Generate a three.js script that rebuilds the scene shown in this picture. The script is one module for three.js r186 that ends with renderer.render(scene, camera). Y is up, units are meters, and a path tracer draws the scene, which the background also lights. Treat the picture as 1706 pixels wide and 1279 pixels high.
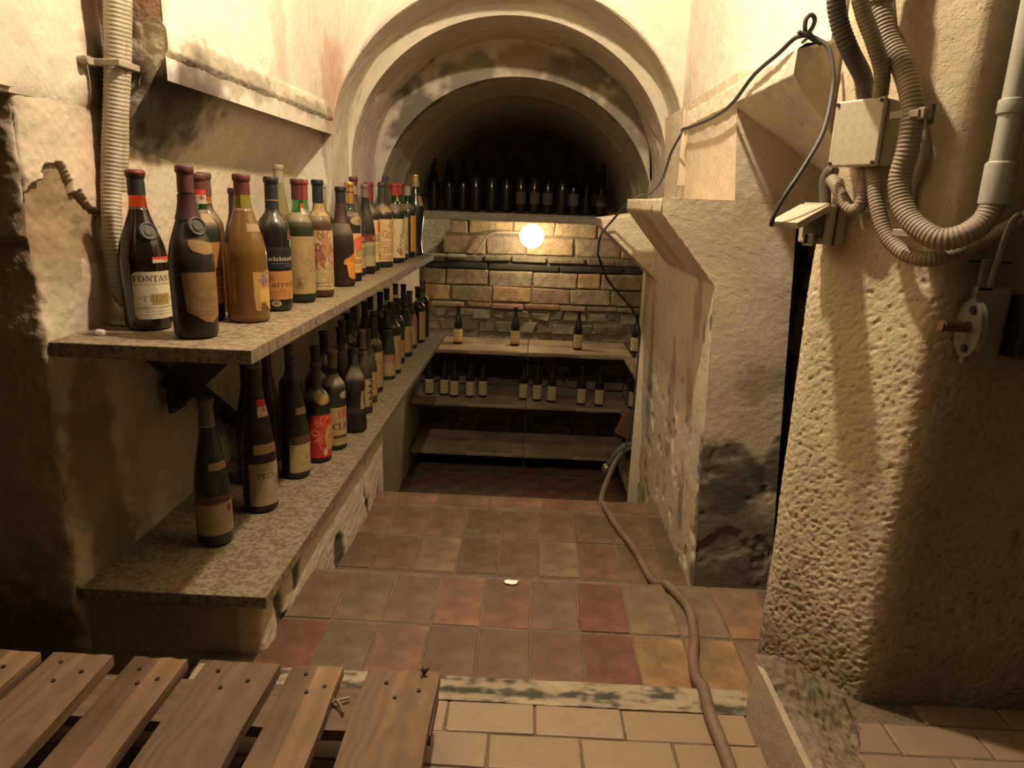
import * as THREE from 'three';
import { RoundedBoxGeometry } from 'three/addons/geometries/RoundedBoxGeometry.js';
import { ImprovedNoise } from 'three/addons/math/ImprovedNoise.js';
import { mergeGeometries, mergeVertices, toCreasedNormals } from 'three/addons/utils/BufferGeometryUtils.js';

// ---------------------------------------------------------------- camera, light, exposure
const scene = new THREE.Scene();
scene.background = new THREE.Color(0x000000);
const EYE = 0.90;
const camera = new THREE.PerspectiveCamera(2 * Math.atan(639.5 / 1168) * 180 / Math.PI, 1706 / 1279, 0.02, 60);
camera.position.set(0, EYE, 0);
{
  const fwd = new THREE.Vector3(-0.021524, -0.252802, -0.967279);
  const up = new THREE.Vector3(-0.042162, 0.966872, -0.251757);
  const right = new THREE.Vector3().crossVectors(fwd, up);
  camera.quaternion.setFromRotationMatrix(new THREE.Matrix4().makeBasis(right, up, fwd.clone().negate()));
}
const renderer = new THREE.WebGLRenderer({ antialias: true });
renderer.toneMapping = THREE.LinearToneMapping;
renderer.toneMappingExposure = 1.0;
renderer.shadowMap.enabled = true;
const LAMP_AT = [-0.01, 2.04, -1.47], LAMP_POWER = 8.6, LAMP_COLOR = [1.0, 0.82, 0.60];
const BACK_AT = [-0.012, 0.64, -5.55], BACK_POWER = 0.62, BACK_COLOR = [1.0, 0.78, 0.48];
function lampLight(at, power, color, size) {
  const l = new THREE.PointLight(new THREE.Color().setRGB(...color), power, 0, 2);
  l.position.set(...at); l.castShadow = true; l.shadow.radius = size; l.shadow.mapSize.set(2048, 2048); l.shadow.bias = -0.001;
  l.shadow.camera.near = 0.05; l.shadow.camera.far = 12; scene.add(l);
  return l;
}
lampLight(LAMP_AT, LAMP_POWER, LAMP_COLOR, 1.6);
lampLight(BACK_AT, BACK_POWER, BACK_COLOR, 1.6);

// ---------------------------------------------------------------- helpers
let seed = 12345;
const rnd = () => { seed = (seed * 1664525 + 1013904223) >>> 0; return seed / 4294967296; };
const rr = (a, b) => a + (b - a) * rnd();
const pn = new ImprovedNoise();
const clamp = (x, a = 0, b = 1) => Math.min(b, Math.max(a, x));
const sstep = (a, b, x) => { const t = clamp((x - a) / (b - a)); return t * t * (3 - 2 * t); };
const lerp = (a, b, t) => a + (b - a) * t;
const mix3 = (a, b, t) => [lerp(a[0], b[0], t), lerp(a[1], b[1], t), lerp(a[2], b[2], t)];
function fbm(x, y, z, oct = 4) { let s = 0, a = 0.5, f = 1; for (let i = 0; i < oct; i++) { s += a * pn.noise(x * f, y * f, z * f); a *= 0.5; f *= 2.03; } return s; }
const V = (a) => new THREE.Vector3(...a);

const used = {};
function numbered(name) { if (!(name in used)) { used[name] = 0; return name; } return name + '_' + String(++used[name]).padStart(3, '0'); }
function shade(o) { o.traverse((m) => { if (m.isMesh) { m.castShadow = true; m.receiveShadow = true; } }); return o; }
function part(name, geo, mat, parent, label) {
  const m = new THREE.Mesh(geo, mat); m.name = name; m.castShadow = m.receiveShadow = true;
  if (label) m.userData.label = label;
  parent.add(m); return m;
}
function thing(name, label, category, pos = [0, 0, 0], turn = 0, group) {
  const o = new THREE.Group(); o.name = numbered(name); o.position.set(...pos); o.rotation.y = turn;
  o.userData = { label, category }; if (group) o.userData.group = group;
  scene.add(o); return o;
}
function single(name, label, category, geo, mat, pos = [0, 0, 0], group) {
  const o = new THREE.Mesh(geo, mat); o.name = numbered(name); o.position.set(...pos);
  o.userData = { label, category }; if (group) o.userData.group = group;
  o.castShadow = o.receiveShadow = true; scene.add(o); return o;
}
function struct(name, geo, mat, label) {
  const o = geo ? new THREE.Mesh(geo, mat) : new THREE.Group(); o.name = numbered(name);
  o.userData = { kind: 'structure' }; if (label) o.userData.label = label;
  if (geo) o.castShadow = o.receiveShadow = true;
  scene.add(o); return o;
}
// a displaced, coloured sheet with a flat back: fn(u, v) -> point; disp(p, u, v) moves it along its normal; col(p) colours it
function sheet(fn, nu, nv, { disp, col, thick = 0, flip = false, uvs = 1 } = {}) {
  const P = [], pos = [], uv = [], cols = [], idx = [];
  const W = nu + 1;
  for (let j = 0; j <= nv; j++) for (let i = 0; i <= nu; i++) P.push(V(fn(i / nu, j / nv)));
  const at = (i, j) => P[clamp(j, 0, nv) * W + clamp(i, 0, nu)];
  const N = [];
  for (let j = 0; j <= nv; j++) for (let i = 0; i <= nu; i++) {
    const a = at(i + 1, j).clone().sub(at(i - 1, j)), b = at(i, j + 1).clone().sub(at(i, j - 1));
    const n = a.cross(b).normalize(); if (flip) n.negate(); N.push(n);
  }
  const su = [], sv = [];
  for (let j = 0; j <= nv; j++) { let s = 0; for (let i = 0; i <= nu; i++) { if (i) s += at(i, j).distanceTo(at(i - 1, j)); su[j * W + i] = s; } }
  for (let i = 0; i <= nu; i++) { let s = 0; for (let j = 0; j <= nv; j++) { if (j) s += at(i, j).distanceTo(at(i, j - 1)); sv[j * W + i] = s; } }
  for (let k = 0; k < P.length; k++) {
    const p = P[k], d = disp ? disp(p, (k % W) / nu, Math.floor(k / W) / nv) : 0;
    const q = p.clone().addScaledVector(N[k], d);
    pos.push(q.x, q.y, q.z); uv.push(su[k] * uvs, sv[k] * uvs);
    if (col) cols.push(...col(q, d));
  }
  const tri = (a, b, c) => (flip ? idx.push(a, c, b) : idx.push(a, b, c));
  for (let j = 0; j < nv; j++) for (let i = 0; i < nu; i++) { const a = j * W + i, b = a + 1, c = a + W, d = c + 1; tri(a, b, d); tri(a, d, c); }
  const g = new THREE.BufferGeometry();
  const finish = (g0) => {
    g0.setAttribute('position', new THREE.Float32BufferAttribute(pos, 3)); g0.setAttribute('uv', new THREE.Float32BufferAttribute(uv, 2));
    if (col) g0.setAttribute('color', new THREE.Float32BufferAttribute(cols, 3)); g0.setIndex(idx);
  };
  if (!thick) { finish(g); g.computeVertexNormals(); return g; }
  finish(g); g.computeVertexNormals();
  const nrm = Array.from(g.attributes.normal.array);
  // back and rim, with vertices of their own
  const ring = [];
  for (let i = 0; i < nu; i++) ring.push(i);
  for (let j = 0; j < nv; j++) ring.push(j * W + nu);
  for (let i = nu; i > 0; i--) ring.push(nv * W + i);
  for (let j = nv; j > 0; j--) ring.push(j * W);
  const push = (q, n, k) => { pos.push(q.x, q.y, q.z); uv.push(su[k], sv[k]); nrm.push(n.x, n.y, n.z); if (col) cols.push(cols[k * 3], cols[k * 3 + 1], cols[k * 3 + 2]); return pos.length / 3 - 1; };
  const back = P.map((p, k) => p.clone().addScaledVector(N[k], -thick));
  const bi = back.map((q, k) => push(q, N[k].clone().negate(), k));
  for (let j = 0; j < nv; j += 1) for (let i = 0; i < nu; i++) { const a = bi[j * W + i], b = bi[j * W + i + 1], c = bi[(j + 1) * W + i], d = bi[(j + 1) * W + i + 1]; tri(a, d, b); tri(a, c, d); }
  for (let s = 0; s < ring.length; s++) {
    const k = ring[s], l = ring[(s + 1) % ring.length];
    const pk = new THREE.Vector3(pos[k * 3], pos[k * 3 + 1], pos[k * 3 + 2]), pl = new THREE.Vector3(pos[l * 3], pos[l * 3 + 1], pos[l * 3 + 2]);
    const n = pl.clone().sub(pk).cross(N[k]).normalize(); if (flip) n.negate();
    const a = push(pk, n, k), b = push(pl, n, l), c = push(back[k], n, k), d = push(back[l], n, l);
    tri(a, c, b); tri(b, c, d);
  }
  finish(g); g.setAttribute('normal', new THREE.Float32BufferAttribute(nrm, 3));
  return g;
}
const quad = (o, u, v) => (a, b) => [o[0] + u[0] * a + v[0] * b, o[1] + u[1] * a + v[1] * b, o[2] + u[2] * a + v[2] * b];
function metricUV(g, s = 1) { // box-mapped uv in metres for plain solids
  const ng = g.index ? g.toNonIndexed() : g, p = ng.attributes.position, n = ng.attributes.normal, uv = [];
  for (let i = 0; i < p.count; i++) {
    const x = Math.abs(n.getX(i)), y = Math.abs(n.getY(i)), z = Math.abs(n.getZ(i));
    if (y >= x && y >= z) uv.push(p.getX(i) * s, p.getZ(i) * s); else if (x >= z) uv.push(p.getZ(i) * s, p.getY(i) * s); else uv.push(p.getX(i) * s, p.getY(i) * s);
  }
  ng.setAttribute('uv', new THREE.Float32BufferAttribute(uv, 2)); return ng;
}
const rbox = (w, h, d, r = 0.004, seg = 2) => new RoundedBoxGeometry(w, h, d, seg, Math.min(r, w * 0.45, h * 0.45, d * 0.45));
const moved = (g, x = 0, y = 0, z = 0) => { g.translate(x, y, z); return g; };
const merge = (list) => mergeGeometries(list.map((g) => { const q = g.index ? g.toNonIndexed() : g; for (const k of Object.keys(q.attributes)) if (!['position', 'normal', 'uv'].includes(k)) q.deleteAttribute(k); return q; }));
function cyl(a, b, r0, r1 = r0, seg = 16) { // cylinder between two points
  const A = V(a), B = V(b), d = B.clone().sub(A), g = new THREE.CylinderGeometry(r1, r0, d.length(), seg);
  g.applyQuaternion(new THREE.Quaternion().setFromUnitVectors(new THREE.Vector3(0, 1, 0), d.clone().normalize()));
  const m = A.add(B).multiplyScalar(0.5); g.translate(m.x, m.y, m.z); return g;
}
const curve = (pts, t = 0.5) => new THREE.CatmullRomCurve3(pts.map(V), false, 'catmullrom', t);
const tube = (pts, r, seg = 60, rad = 10, t = 0.5) => capped(curve(pts, t), seg, () => r, rad);
// a swept round section whose radius may vary along it (corrugated hoses), closed at both ends
function capped(c, seg, radius, rad = 12) {
  const fr = c.computeFrenetFrames(seg, false), pos = [], uv = [], idx = [], L = c.getLength();
  for (let i = 0; i <= seg; i++) {
    const p = c.getPointAt(i / seg), r = radius(i / seg, L);
    for (let j = 0; j <= rad; j++) {
      const a = (j / rad) * Math.PI * 2, n = fr.normals[i].clone().multiplyScalar(Math.cos(a)).addScaledVector(fr.binormals[i], Math.sin(a));
      pos.push(p.x + n.x * r, p.y + n.y * r, p.z + n.z * r); uv.push(j / rad * 0.1, (i / seg) * L);
    }
  }
  const W = rad + 1;
  for (let i = 0; i < seg; i++) for (let j = 0; j < rad; j++) { const a = i * W + j, b = a + 1, d = a + W; idx.push(a, b, d + 1, a, d + 1, d); }
  for (const [i, s] of [[0, 1], [seg, -1]]) {
    const p = c.getPointAt(i / seg); pos.push(p.x, p.y, p.z); uv.push(0, 0); const k = pos.length / 3 - 1;
    for (let j = 0; j < rad; j++) s > 0 ? idx.push(k, i * W + j + 1, i * W + j) : idx.push(k, i * W + j, i * W + j + 1);
  }
  const g = new THREE.BufferGeometry();
  g.setAttribute('position', new THREE.Float32BufferAttribute(pos, 3)); g.setAttribute('uv', new THREE.Float32BufferAttribute(uv, 2)); g.setIndex(idx);
  g.computeVertexNormals();
  return g;
}
function corrugated(pts, r, pitch, t = 0.5, depth = 0.09) {
  const c = curve(pts, t), L = c.getLength(), seg = Math.round((L / pitch) * 6);
  return capped(c, seg, (s) => r * (1 - depth + depth * Math.abs(Math.cos(Math.PI * (s * L) / pitch)) ** 0.6), 18);
}
function lathe(prof, seg = 32) { return new THREE.LatheGeometry(prof.map(([r, y]) => new THREE.Vector2(r, y)), seg); }
// an uneven stone or brick: a rounded box whose corners are pushed about
function rough(w, h, d, r, amp, sd, seg = 2) {
  const g = mergeVertices(new RoundedBoxGeometry(w, h, d, seg, Math.min(r, w * 0.4, h * 0.4, d * 0.4)), 1e-5), p = g.attributes.position;
  for (let i = 0; i < p.count; i++) {
    const x = p.getX(i), y = p.getY(i), z = p.getZ(i);
    p.setXYZ(i, x + amp * pn.noise(x * 14 + sd, y * 14, z * 14 + 7), y + amp * pn.noise(x * 14, y * 14 + sd, z * 14 + 3), z + amp * pn.noise(x * 14 + 5, y * 14, z * 14 + sd));
  }
  g.computeVertexNormals(); return metricUV(g);
}

// ---------------------------------------------------------------- computed textures (grain and wear only)
function pnoise(n) { // periodic value noise with n cells
  const t = new Float32Array(n * n); for (let i = 0; i < n * n; i++) t[i] = rnd();
  return (x, y) => {
    const X = ((x % 1) + 1) % 1 * n, Y = ((y % 1) + 1) % 1 * n, i = Math.floor(X), j = Math.floor(Y), fx = X - i, fy = Y - j;
    const sx = fx * fx * (3 - 2 * fx), sy = fy * fy * (3 - 2 * fy), i1 = (i + 1) % n, j1 = (j + 1) % n;
    return lerp(lerp(t[(j % n) * n + (i % n)], t[(j % n) * n + i1], sx), lerp(t[j1 * n + (i % n)], t[j1 * n + i1], sx), sy);
  };
}
function pfbm(base, oct = 5) { const L = []; for (let i = 0; i < oct; i++) L.push(pnoise(base << i)); return (x, y) => { let s = 0, a = 0.5, w = 0; for (const f of L) { s += a * f(x, y); w += a; a *= 0.55; } return s / w; }; }
function texture(w, h, fn, srgb) {
  const d = new Uint8Array(w * h * 4);
  for (let j = 0; j < h; j++) for (let i = 0; i < w; i++) {
    const c = fn(i / w, j / h), k = (j * w + i) * 4, r = typeof c === 'number' ? [c, c, c] : c;
    for (let q = 0; q < 3; q++) d[k + q] = clamp(r[q]) * 255; d[k + 3] = 255;
  }
  const t = new THREE.DataTexture(d, w, h); t.wrapS = t.wrapT = THREE.RepeatWrapping; t.magFilter = THREE.LinearFilter; t.minFilter = THREE.LinearMipmapLinearFilter; t.generateMipmaps = true;
  if (srgb) t.colorSpace = THREE.SRGBColorSpace; t.needsUpdate = true; return t;
}
const rep = (t, x, y = x) => { const c = t.clone(); c.repeat.set(x, y); c.needsUpdate = true; return c; };
const nA = pfbm(4, 6), nB = pfbm(8, 6), nC = pfbm(32, 4), nD = pfbm(3, 5);
const T = {};
T.plaster = texture(512, 512, (x, y) => { const a = nA(x, y), b = nC(x, y); return 0.80 + 0.28 * (a - 0.5) + 0.12 * (b - 0.5) - (b > 0.68 ? 0.10 * (b - 0.68) / 0.2 : 0); });
T.plasterBump = texture(512, 512, (x, y) => 0.5 + 0.8 * (nB(x, y) - 0.5) + 0.35 * (nC(x, y) - 0.5));
T.pitted = texture(512, 512, (x, y) => { const b = nC(x, y), a = nB(x, y); return clamp(0.75 + 0.9 * (a - 0.5) - (b > 0.6 ? 2.2 * (b - 0.6) : 0)); });
T.clay = texture(512, 512, (x, y) => { const a = nA(x + 0.3, y), b = nC(x, y), c = nB(x, y); return 0.78 + 0.5 * (a - 0.5) + 0.35 * (c - 0.5) + 0.14 * (b - 0.5); });
{
  // speckled stone: chips of pale and dark grain
  const N = 1300, pts = []; for (let i = 0; i < N; i++) pts.push([rnd(), rnd(), rr(0.002, 0.0065), rnd()]);
  const G = 24, cells = Array.from({ length: G * G }, () => []);
  for (const p of pts) for (let a = -1; a <= 1; a++) for (let b = -1; b <= 1; b++) cells[((Math.floor(p[1] * G) + b + G) % G) * G + ((Math.floor(p[0] * G) + a + G) % G)].push(p);
  T.granite = texture(1024, 1024, (x, y) => {
    const a = nC(x, y), b = nB(x, y); let c = mix3([0.22, 0.17, 0.11], [0.44, 0.36, 0.245], clamp((a - 0.5) * 3.2 + 0.5 + (b - 0.5) * 0.7));
    for (const p of cells[Math.floor(y * G) * G + Math.floor(x * G)]) {
      let dx = Math.abs(x - p[0]), dy = Math.abs(y - p[1]); if (dx > 0.5) dx = 1 - dx; if (dy > 0.5) dy = 1 - dy;
      const d = Math.hypot(dx, dy * (0.7 + p[3])) / p[2] + (a - 0.5) * 1.4;
      if (d < 1) c = mix3(c, p[3] < 0.5 ? [0.52, 0.43, 0.30] : p[3] < 0.82 ? [0.15, 0.115, 0.075] : [0.66, 0.55, 0.36], 0.75);
    }
    return c;
  }, false);
}
T.clayOld = texture(512, 512, (x, y) => { const a = nA(x + 0.3, y), b = nC(x, y), c = nB(x, y), d = nD(x, y + 0.4); const k = 0.78 + 0.9 * (a - 0.5) + 0.5 * (c - 0.5) + 0.25 * (b - 0.5), g = clamp((d - 0.5) * 3 + (c - 0.5) * 1.5 + 0.35); return mix3([k * 1.1, k * 1.06, k * 1.0], [k * 0.86, k * 0.90, k * 0.86], g); });
T.wood = texture(1024, 256, (x, y) => { // grain runs along x
  const w = nD(x * 1.0, y * 1.0), f = nB(x * 0.25, y), g = nC(x * 0.12, y);
  const ringv = Math.sin((y * 26 + w * 9) * Math.PI * 2) * 0.5 + 0.5;
  return 0.72 + 0.16 * (ringv - 0.5) + 0.45 * (f - 0.5) + 0.28 * (g - 0.5) + 0.25 * (nA(x, y) - 0.5);
});
T.woodOld = texture(1024, 256, (x, y) => { const f = nB(x * 0.25, y), g = nC(x * 0.12, y), b = nA(x + 0.37, y * 0.5 + 0.2), c = nD(x * 0.5 + 0.1, y * 0.5); return 0.66 + 0.4 * (f - 0.5) + 0.4 * (g - 0.5) + 1.1 * (b - 0.5) + 0.7 * (c - 0.5); });
T.woodBump = texture(512, 256, (x, y) => 0.5 + 0.8 * (nC(x * 0.1, y) - 0.5));
T.dust = texture(256, 256, (x, y) => 0.62 + 0.5 * (nB(x, y) - 0.5));

// ---------------------------------------------------------------- materials
const std = (o) => new THREE.MeshStandardMaterial(o);
const lin = (r, g, b) => new THREE.Color().setRGB(r, g, b);
const M = {};
M.plaster = std({ vertexColors: true, map: rep(T.plaster, 1.7), bumpMap: rep(T.plasterBump, 3.1), bumpScale: 0.004, roughness: 0.95 });
M.stucco = std({ vertexColors: true, map: rep(T.plaster, 2.3), bumpMap: rep(T.pitted, 9), bumpScale: 0.0016, roughness: 0.97 });
M.mortar = std({ color: lin(0.21, 0.155, 0.095), map: rep(T.clay, 3), bumpMap: rep(T.pitted, 5), bumpScale: 0.006, roughness: 1 });
M.granite = std({ color: lin(0.64, 0.61, 0.56), map: rep(T.granite, 1 / 0.27), bumpMap: rep(T.plasterBump, 6), bumpScale: 0.0012, roughness: 0.62 });
const clay = (r, g, b, ro = 0.72) => std({ color: lin(r, g, b), map: rep(T.clayOld, rr(1.5, 2.6)), bumpMap: rep(T.plasterBump, 4), bumpScale: 0.004, roughness: ro });
const terra = [[0.225, 0.134, 0.076], [0.205, 0.13, 0.074], [0.165, 0.112, 0.066], [0.23, 0.118, 0.066], [0.205, 0.148, 0.085], [0.255, 0.175, 0.098]].map((c) => clay(...c));
const terraRed = [[0.215, 0.086, 0.049], [0.27, 0.142, 0.086]].map((c) => clay(...c));
const terraNew = [[0.36, 0.215, 0.108], [0.34, 0.195, 0.105], [0.265, 0.185, 0.105]].map((c) => clay(...c));
const cream = [[0.385, 0.265, 0.165], [0.37, 0.25, 0.155], [0.40, 0.28, 0.18]].map((c) => std({ color: lin(...c), map: rep(T.plaster, 1.3), roughness: 0.5 }));
const brickTone = [[0.40, 0.30, 0.18], [0.34, 0.26, 0.16], [0.46, 0.33, 0.18], [0.50, 0.31, 0.15], [0.27, 0.21, 0.13], [0.36, 0.22, 0.13]].map((c) => std({ color: lin(...c), map: rep(T.clay, 4), bumpMap: rep(T.pitted, 5), bumpScale: 0.008, roughness: 0.95 }));
const stoneTone = [[0.26, 0.21, 0.14], [0.34, 0.28, 0.19], [0.20, 0.16, 0.105], [0.30, 0.23, 0.14]].map((c) => std({ color: lin(...c), map: rep(T.clay, 4), bumpMap: rep(T.pitted, 4), bumpScale: 0.012, roughness: 1 }));
const wood = (r, g, b, ro = 0.8, m = T.wood) => std({ color: lin(r, g, b), map: rep(m, 0.9, 1.4), bumpMap: rep(T.woodBump, 2, 4), bumpScale: 0.0015, roughness: ro });
const palletWood = [[0.265, 0.158, 0.082], [0.29, 0.175, 0.09], [0.21, 0.132, 0.074], [0.25, 0.145, 0.074]].map((c, i) => wood(...c, 0.8, i % 2 ? T.woodOld : T.wood));
const shelfWood = [[0.52, 0.38, 0.22], [0.47, 0.35, 0.20]].map((c) => wood(...c, 0.85, T.woodOld));
M.boardWood = wood(0.42, 0.33, 0.22);
M.ironBlack = std({ color: lin(0.035, 0.03, 0.025), roughness: 0.55, metalness: 0.5 });
M.rust = std({ color: lin(0.16, 0.075, 0.035), map: rep(T.clay, 6), roughness: 0.9, metalness: 0.25 });
M.steel = std({ color: lin(0.42, 0.38, 0.30), map: rep(T.plaster, 5), roughness: 0.42, metalness: 0.75 });
M.dullPaint = std({ color: lin(0.40, 0.37, 0.29), map: rep(T.plaster, 5), roughness: 0.6, metalness: 0.1 });
M.nail = std({ color: lin(0.05, 0.04, 0.035), roughness: 0.6, metalness: 0.6 });
M.greyPlastic = std({ color: lin(0.40, 0.35, 0.26), map: rep(T.plaster, 4), roughness: 0.55 });
M.darkPlastic = std({ color: lin(0.10, 0.085, 0.06), roughness: 0.6 });
M.hoseGrey = std({ color: lin(0.36, 0.29, 0.20), map: rep(T.clay, 5), roughness: 0.6 });
M.hoseLight = std({ color: lin(0.50, 0.43, 0.31), map: rep(T.clay, 5), roughness: 0.6 });
M.hoseDark = std({ color: lin(0.13, 0.11, 0.085), roughness: 0.7 });
M.boxGrey = std({ color: lin(0.62, 0.55, 0.41), map: rep(T.plaster, 5), roughness: 0.5 });
M.pvc = std({ color: lin(0.48, 0.46, 0.38), map: rep(T.plaster, 4), roughness: 0.5 });
M.cable = std({ color: lin(0.05, 0.045, 0.04), roughness: 0.55 });
M.rubber = std({ color: lin(0.22, 0.15, 0.095), map: rep(T.clay, 6), roughness: 0.6 });
M.paper = std({ color: lin(0.95, 0.92, 0.82), roughness: 0.9 });

// ---------------------------------------------------------------- plaster colours: real stains, mould and bare patches, each at its place
const DIRT = [0.10, 0.078, 0.05], GREY = [0.26, 0.23, 0.17], PINK = [0.62, 0.34, 0.22], OCHRE = [0.50, 0.36, 0.19], BARE = [0.42, 0.32, 0.20];
const stains = [
  // [centre], [half sizes], colour, strength, raggedness
  [[-0.899, 1.084, -1.711], [0.30, 0.13, 0.23], [0.085, 0.062, 0.042], 0.96, 0.7],
  [[-0.801, 1.182, -1.895], [0.07, 0.05, 0.35], [0.24, 0.20, 0.13], 0.6, 1.1],
  [[-0.78, 1.182, -2.545], [0.04, 0.03, 0.25], [0.22, 0.19, 0.13], 0.5, 1.2],
  [[-0.791, 1.301, -1.57], [0.15, 0.13, 0.04], PINK, 0.6, 0.9],
  [[-0.78, 1.366, -2.274], [0.03, 0.35, 0.07], PINK, 0.35, 1.1],
  [[-0.78, 1.279, -2.772], [0.08, 0.22, 0.08], PINK, 0.6, 1.0],
  [[-0.92, 0.8, -1.55], [0.05, 0.25, 0.14], [0.72, 0.47, 0.31], 0.5, 0.8],
  [[0.508, 0.019, -1.853], [0.26, 0.20, 0.05], [0.17, 0.135, 0.09], 0.8, 1.0],
  [[0.565, 0.188, -1.853], [0.13, 0.12, 0.05], [0.075, 0.06, 0.042], 0.85, 1.2],
  [[0.701, 0.222, -1.853], [0.07, 0.10, 0.05], [0.08, 0.065, 0.045], 0.8, 1.2],
  [[0.621, -0.151, -1.853], [0.25, 0.06, 0.06], [0.13, 0.10, 0.065], 0.85, 0.6],
  [[0.701, -0.038, -1.853], [0.11, 0.08, 0.05], [0.34, 0.26, 0.18], 0.6, 1.2],
  [[0.633, 0.448, -1.853], [0.09, 0.06, 0.05], [0.33, 0.28, 0.20], 0.6, 1.2],
  [[0.514, 0.335, -2.034], [0.05, 0.16, 0.07], [0.36, 0.29, 0.19], 0.7, 1.3],
  [[0.514, 0.629, -2.011], [0.08, 0.12, 0.06], [0.36, 0.28, 0.18], 0.75, 1.1],
  [[0.514, 0.222, -2.316], [0.05, 0.30, 0.05], [0.27, 0.22, 0.145], 0.6, 1.4],
  [[0.514, 0.279, -2.768], [0.05, 0.40, 0.06], [0.22, 0.18, 0.12], 0.75, 1.2],
  [[0.514, -0.004, -2.091], [0.05, 0.14, 0.05], [0.18, 0.15, 0.10], 0.7, 1.4],
  [[0.418, 0.81, -2.203], [0.10, 0.08, 0.10], [0.35, 0.27, 0.18], 0.5, 1.2],
  [[0.599, 0.877, -1.831], [0.12, 0.07, 0.05], [0.58, 0.40, 0.29], 0.5, 1.0],
  [[0.655, 1.092, -1.921], [0.06, 0.05, 0.12], PINK, 0.4, 1.0],
  [[-0.55, 1.24, -3.47], [0.16, 0.22, 0.13], [0.105, 0.09, 0.07], 0.85, 1.0],
  [[-0.31, 1.45, -3.47], [0.16, 0.10, 0.12], [0.17, 0.145, 0.11], 0.7, 1.2],
  [[-0.06, 1.53, -3.47], [0.20, 0.08, 0.12], [0.30, 0.235, 0.15], 0.75, 1.3],
  [[0.18, 1.48, -3.47], [0.16, 0.10, 0.12], [0.19, 0.155, 0.11], 0.75, 1.3],
  [[0.39, 1.30, -3.47], [0.14, 0.20, 0.12], [0.17, 0.14, 0.10], 0.7, 1.2],
  [[-0.162, 1.68, -2.978], [0.12, 0.06, 0.07], [0.25, 0.21, 0.15], 0.6, 1.0],
  [[-0.108, 1.463, -4.115], [0.6, 0.10, 0.10], [0.36, 0.28, 0.17], 0.5, 1.2],
  [[0.532, 1.043, -2.482], [0.04, 0.018, 0.022], [0.33, 0.12, 0.05], 0.9, 0.4],
  [[0.535, 0.945, -2.398], [0.04, 0.018, 0.022], [0.33, 0.12, 0.05], 0.9, 0.4],
  [[-1.05, 0.45, -1.27], [0.25, 0.35, 0.05], [0.30, 0.25, 0.17], 0.6, 1.0],
  [[-1.12, -0.05, -1.27], [0.35, 0.22, 0.05], [0.16, 0.135, 0.095], 0.75, 0.9],
  [[-0.93, 0.28, -1.40], [0.03, 0.30, 0.10], [0.26, 0.17, 0.10], 0.8, 0.9],
  [[-0.925, 0.22, -1.75], [0.04, 0.18, 0.40], [0.40, 0.31, 0.18], 0.5, 1.2],
  [[-0.925, 0.10, -1.42], [0.04, 0.12, 0.10], [0.20, 0.16, 0.10], 0.7, 1.2],
];
function wallCol(base, o = {}) {
  const { dirty = 0.35, specks = 0, low = null, streak = 1 } = o;
  return (q) => {
    const n1 = fbm(q.x * 2.1 + 3, q.y * 2.1, q.z * 2.1, 4), n2 = fbm(q.x * 9, q.y * 9 / streak + 5, q.z * 9, 3);
    let c = mix3(base, OCHRE, clamp(dirty * (0.28 + 0.9 * n1 + 0.5 * n2)));
    const k = 1 + 0.16 * n1 + 0.14 * n2; c = [c[0] * k, c[1] * k, c[2] * k];
    for (const [p, r, col, a, rag] of stains) {
      const dx = (q.x - p[0]) / r[0], dy = (q.y - p[1]) / r[1], dz = (q.z - p[2]) / r[2], d = dx * dx + dy * dy + dz * dz;
      if (d > 4) continue;
      const w = sstep(1.15, 0.55, Math.sqrt(d) + rag * (n2 * 0.9 + 0.5 * fbm(q.x * 24, q.y * 24, q.z * 24, 2))) * a;
      if (w > 0) c = mix3(c, col, w);
    }
    if (low) { const w = sstep(low[1], low[0], q.y + 0.16 * n1 + 0.12 * n2); c = mix3(c, low[2], w * low[3]); }
    if (specks) { const s = fbm(q.x * 26, q.y * 26 / 2.6, q.z * 26, 2) + 0.35 * n1; const w = sstep(0.31, 0.41, s) * specks; c = mix3(c, DIRT, w); }
    return c.map((x) => clamp(x, 0.015, 0.9));
  };
}
const lumps = (amp, f = 6, fine = 0.0015) => (p) => amp * fbm(p.x * f, p.y * f, p.z * f, 3) + fine * pn.noise(p.x * 60, p.y * 60, p.z * 60);
const PLASTER = [0.74, 0.64, 0.47], PALE = [0.79, 0.71, 0.56], WARM = [0.70, 0.58, 0.40];

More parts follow.
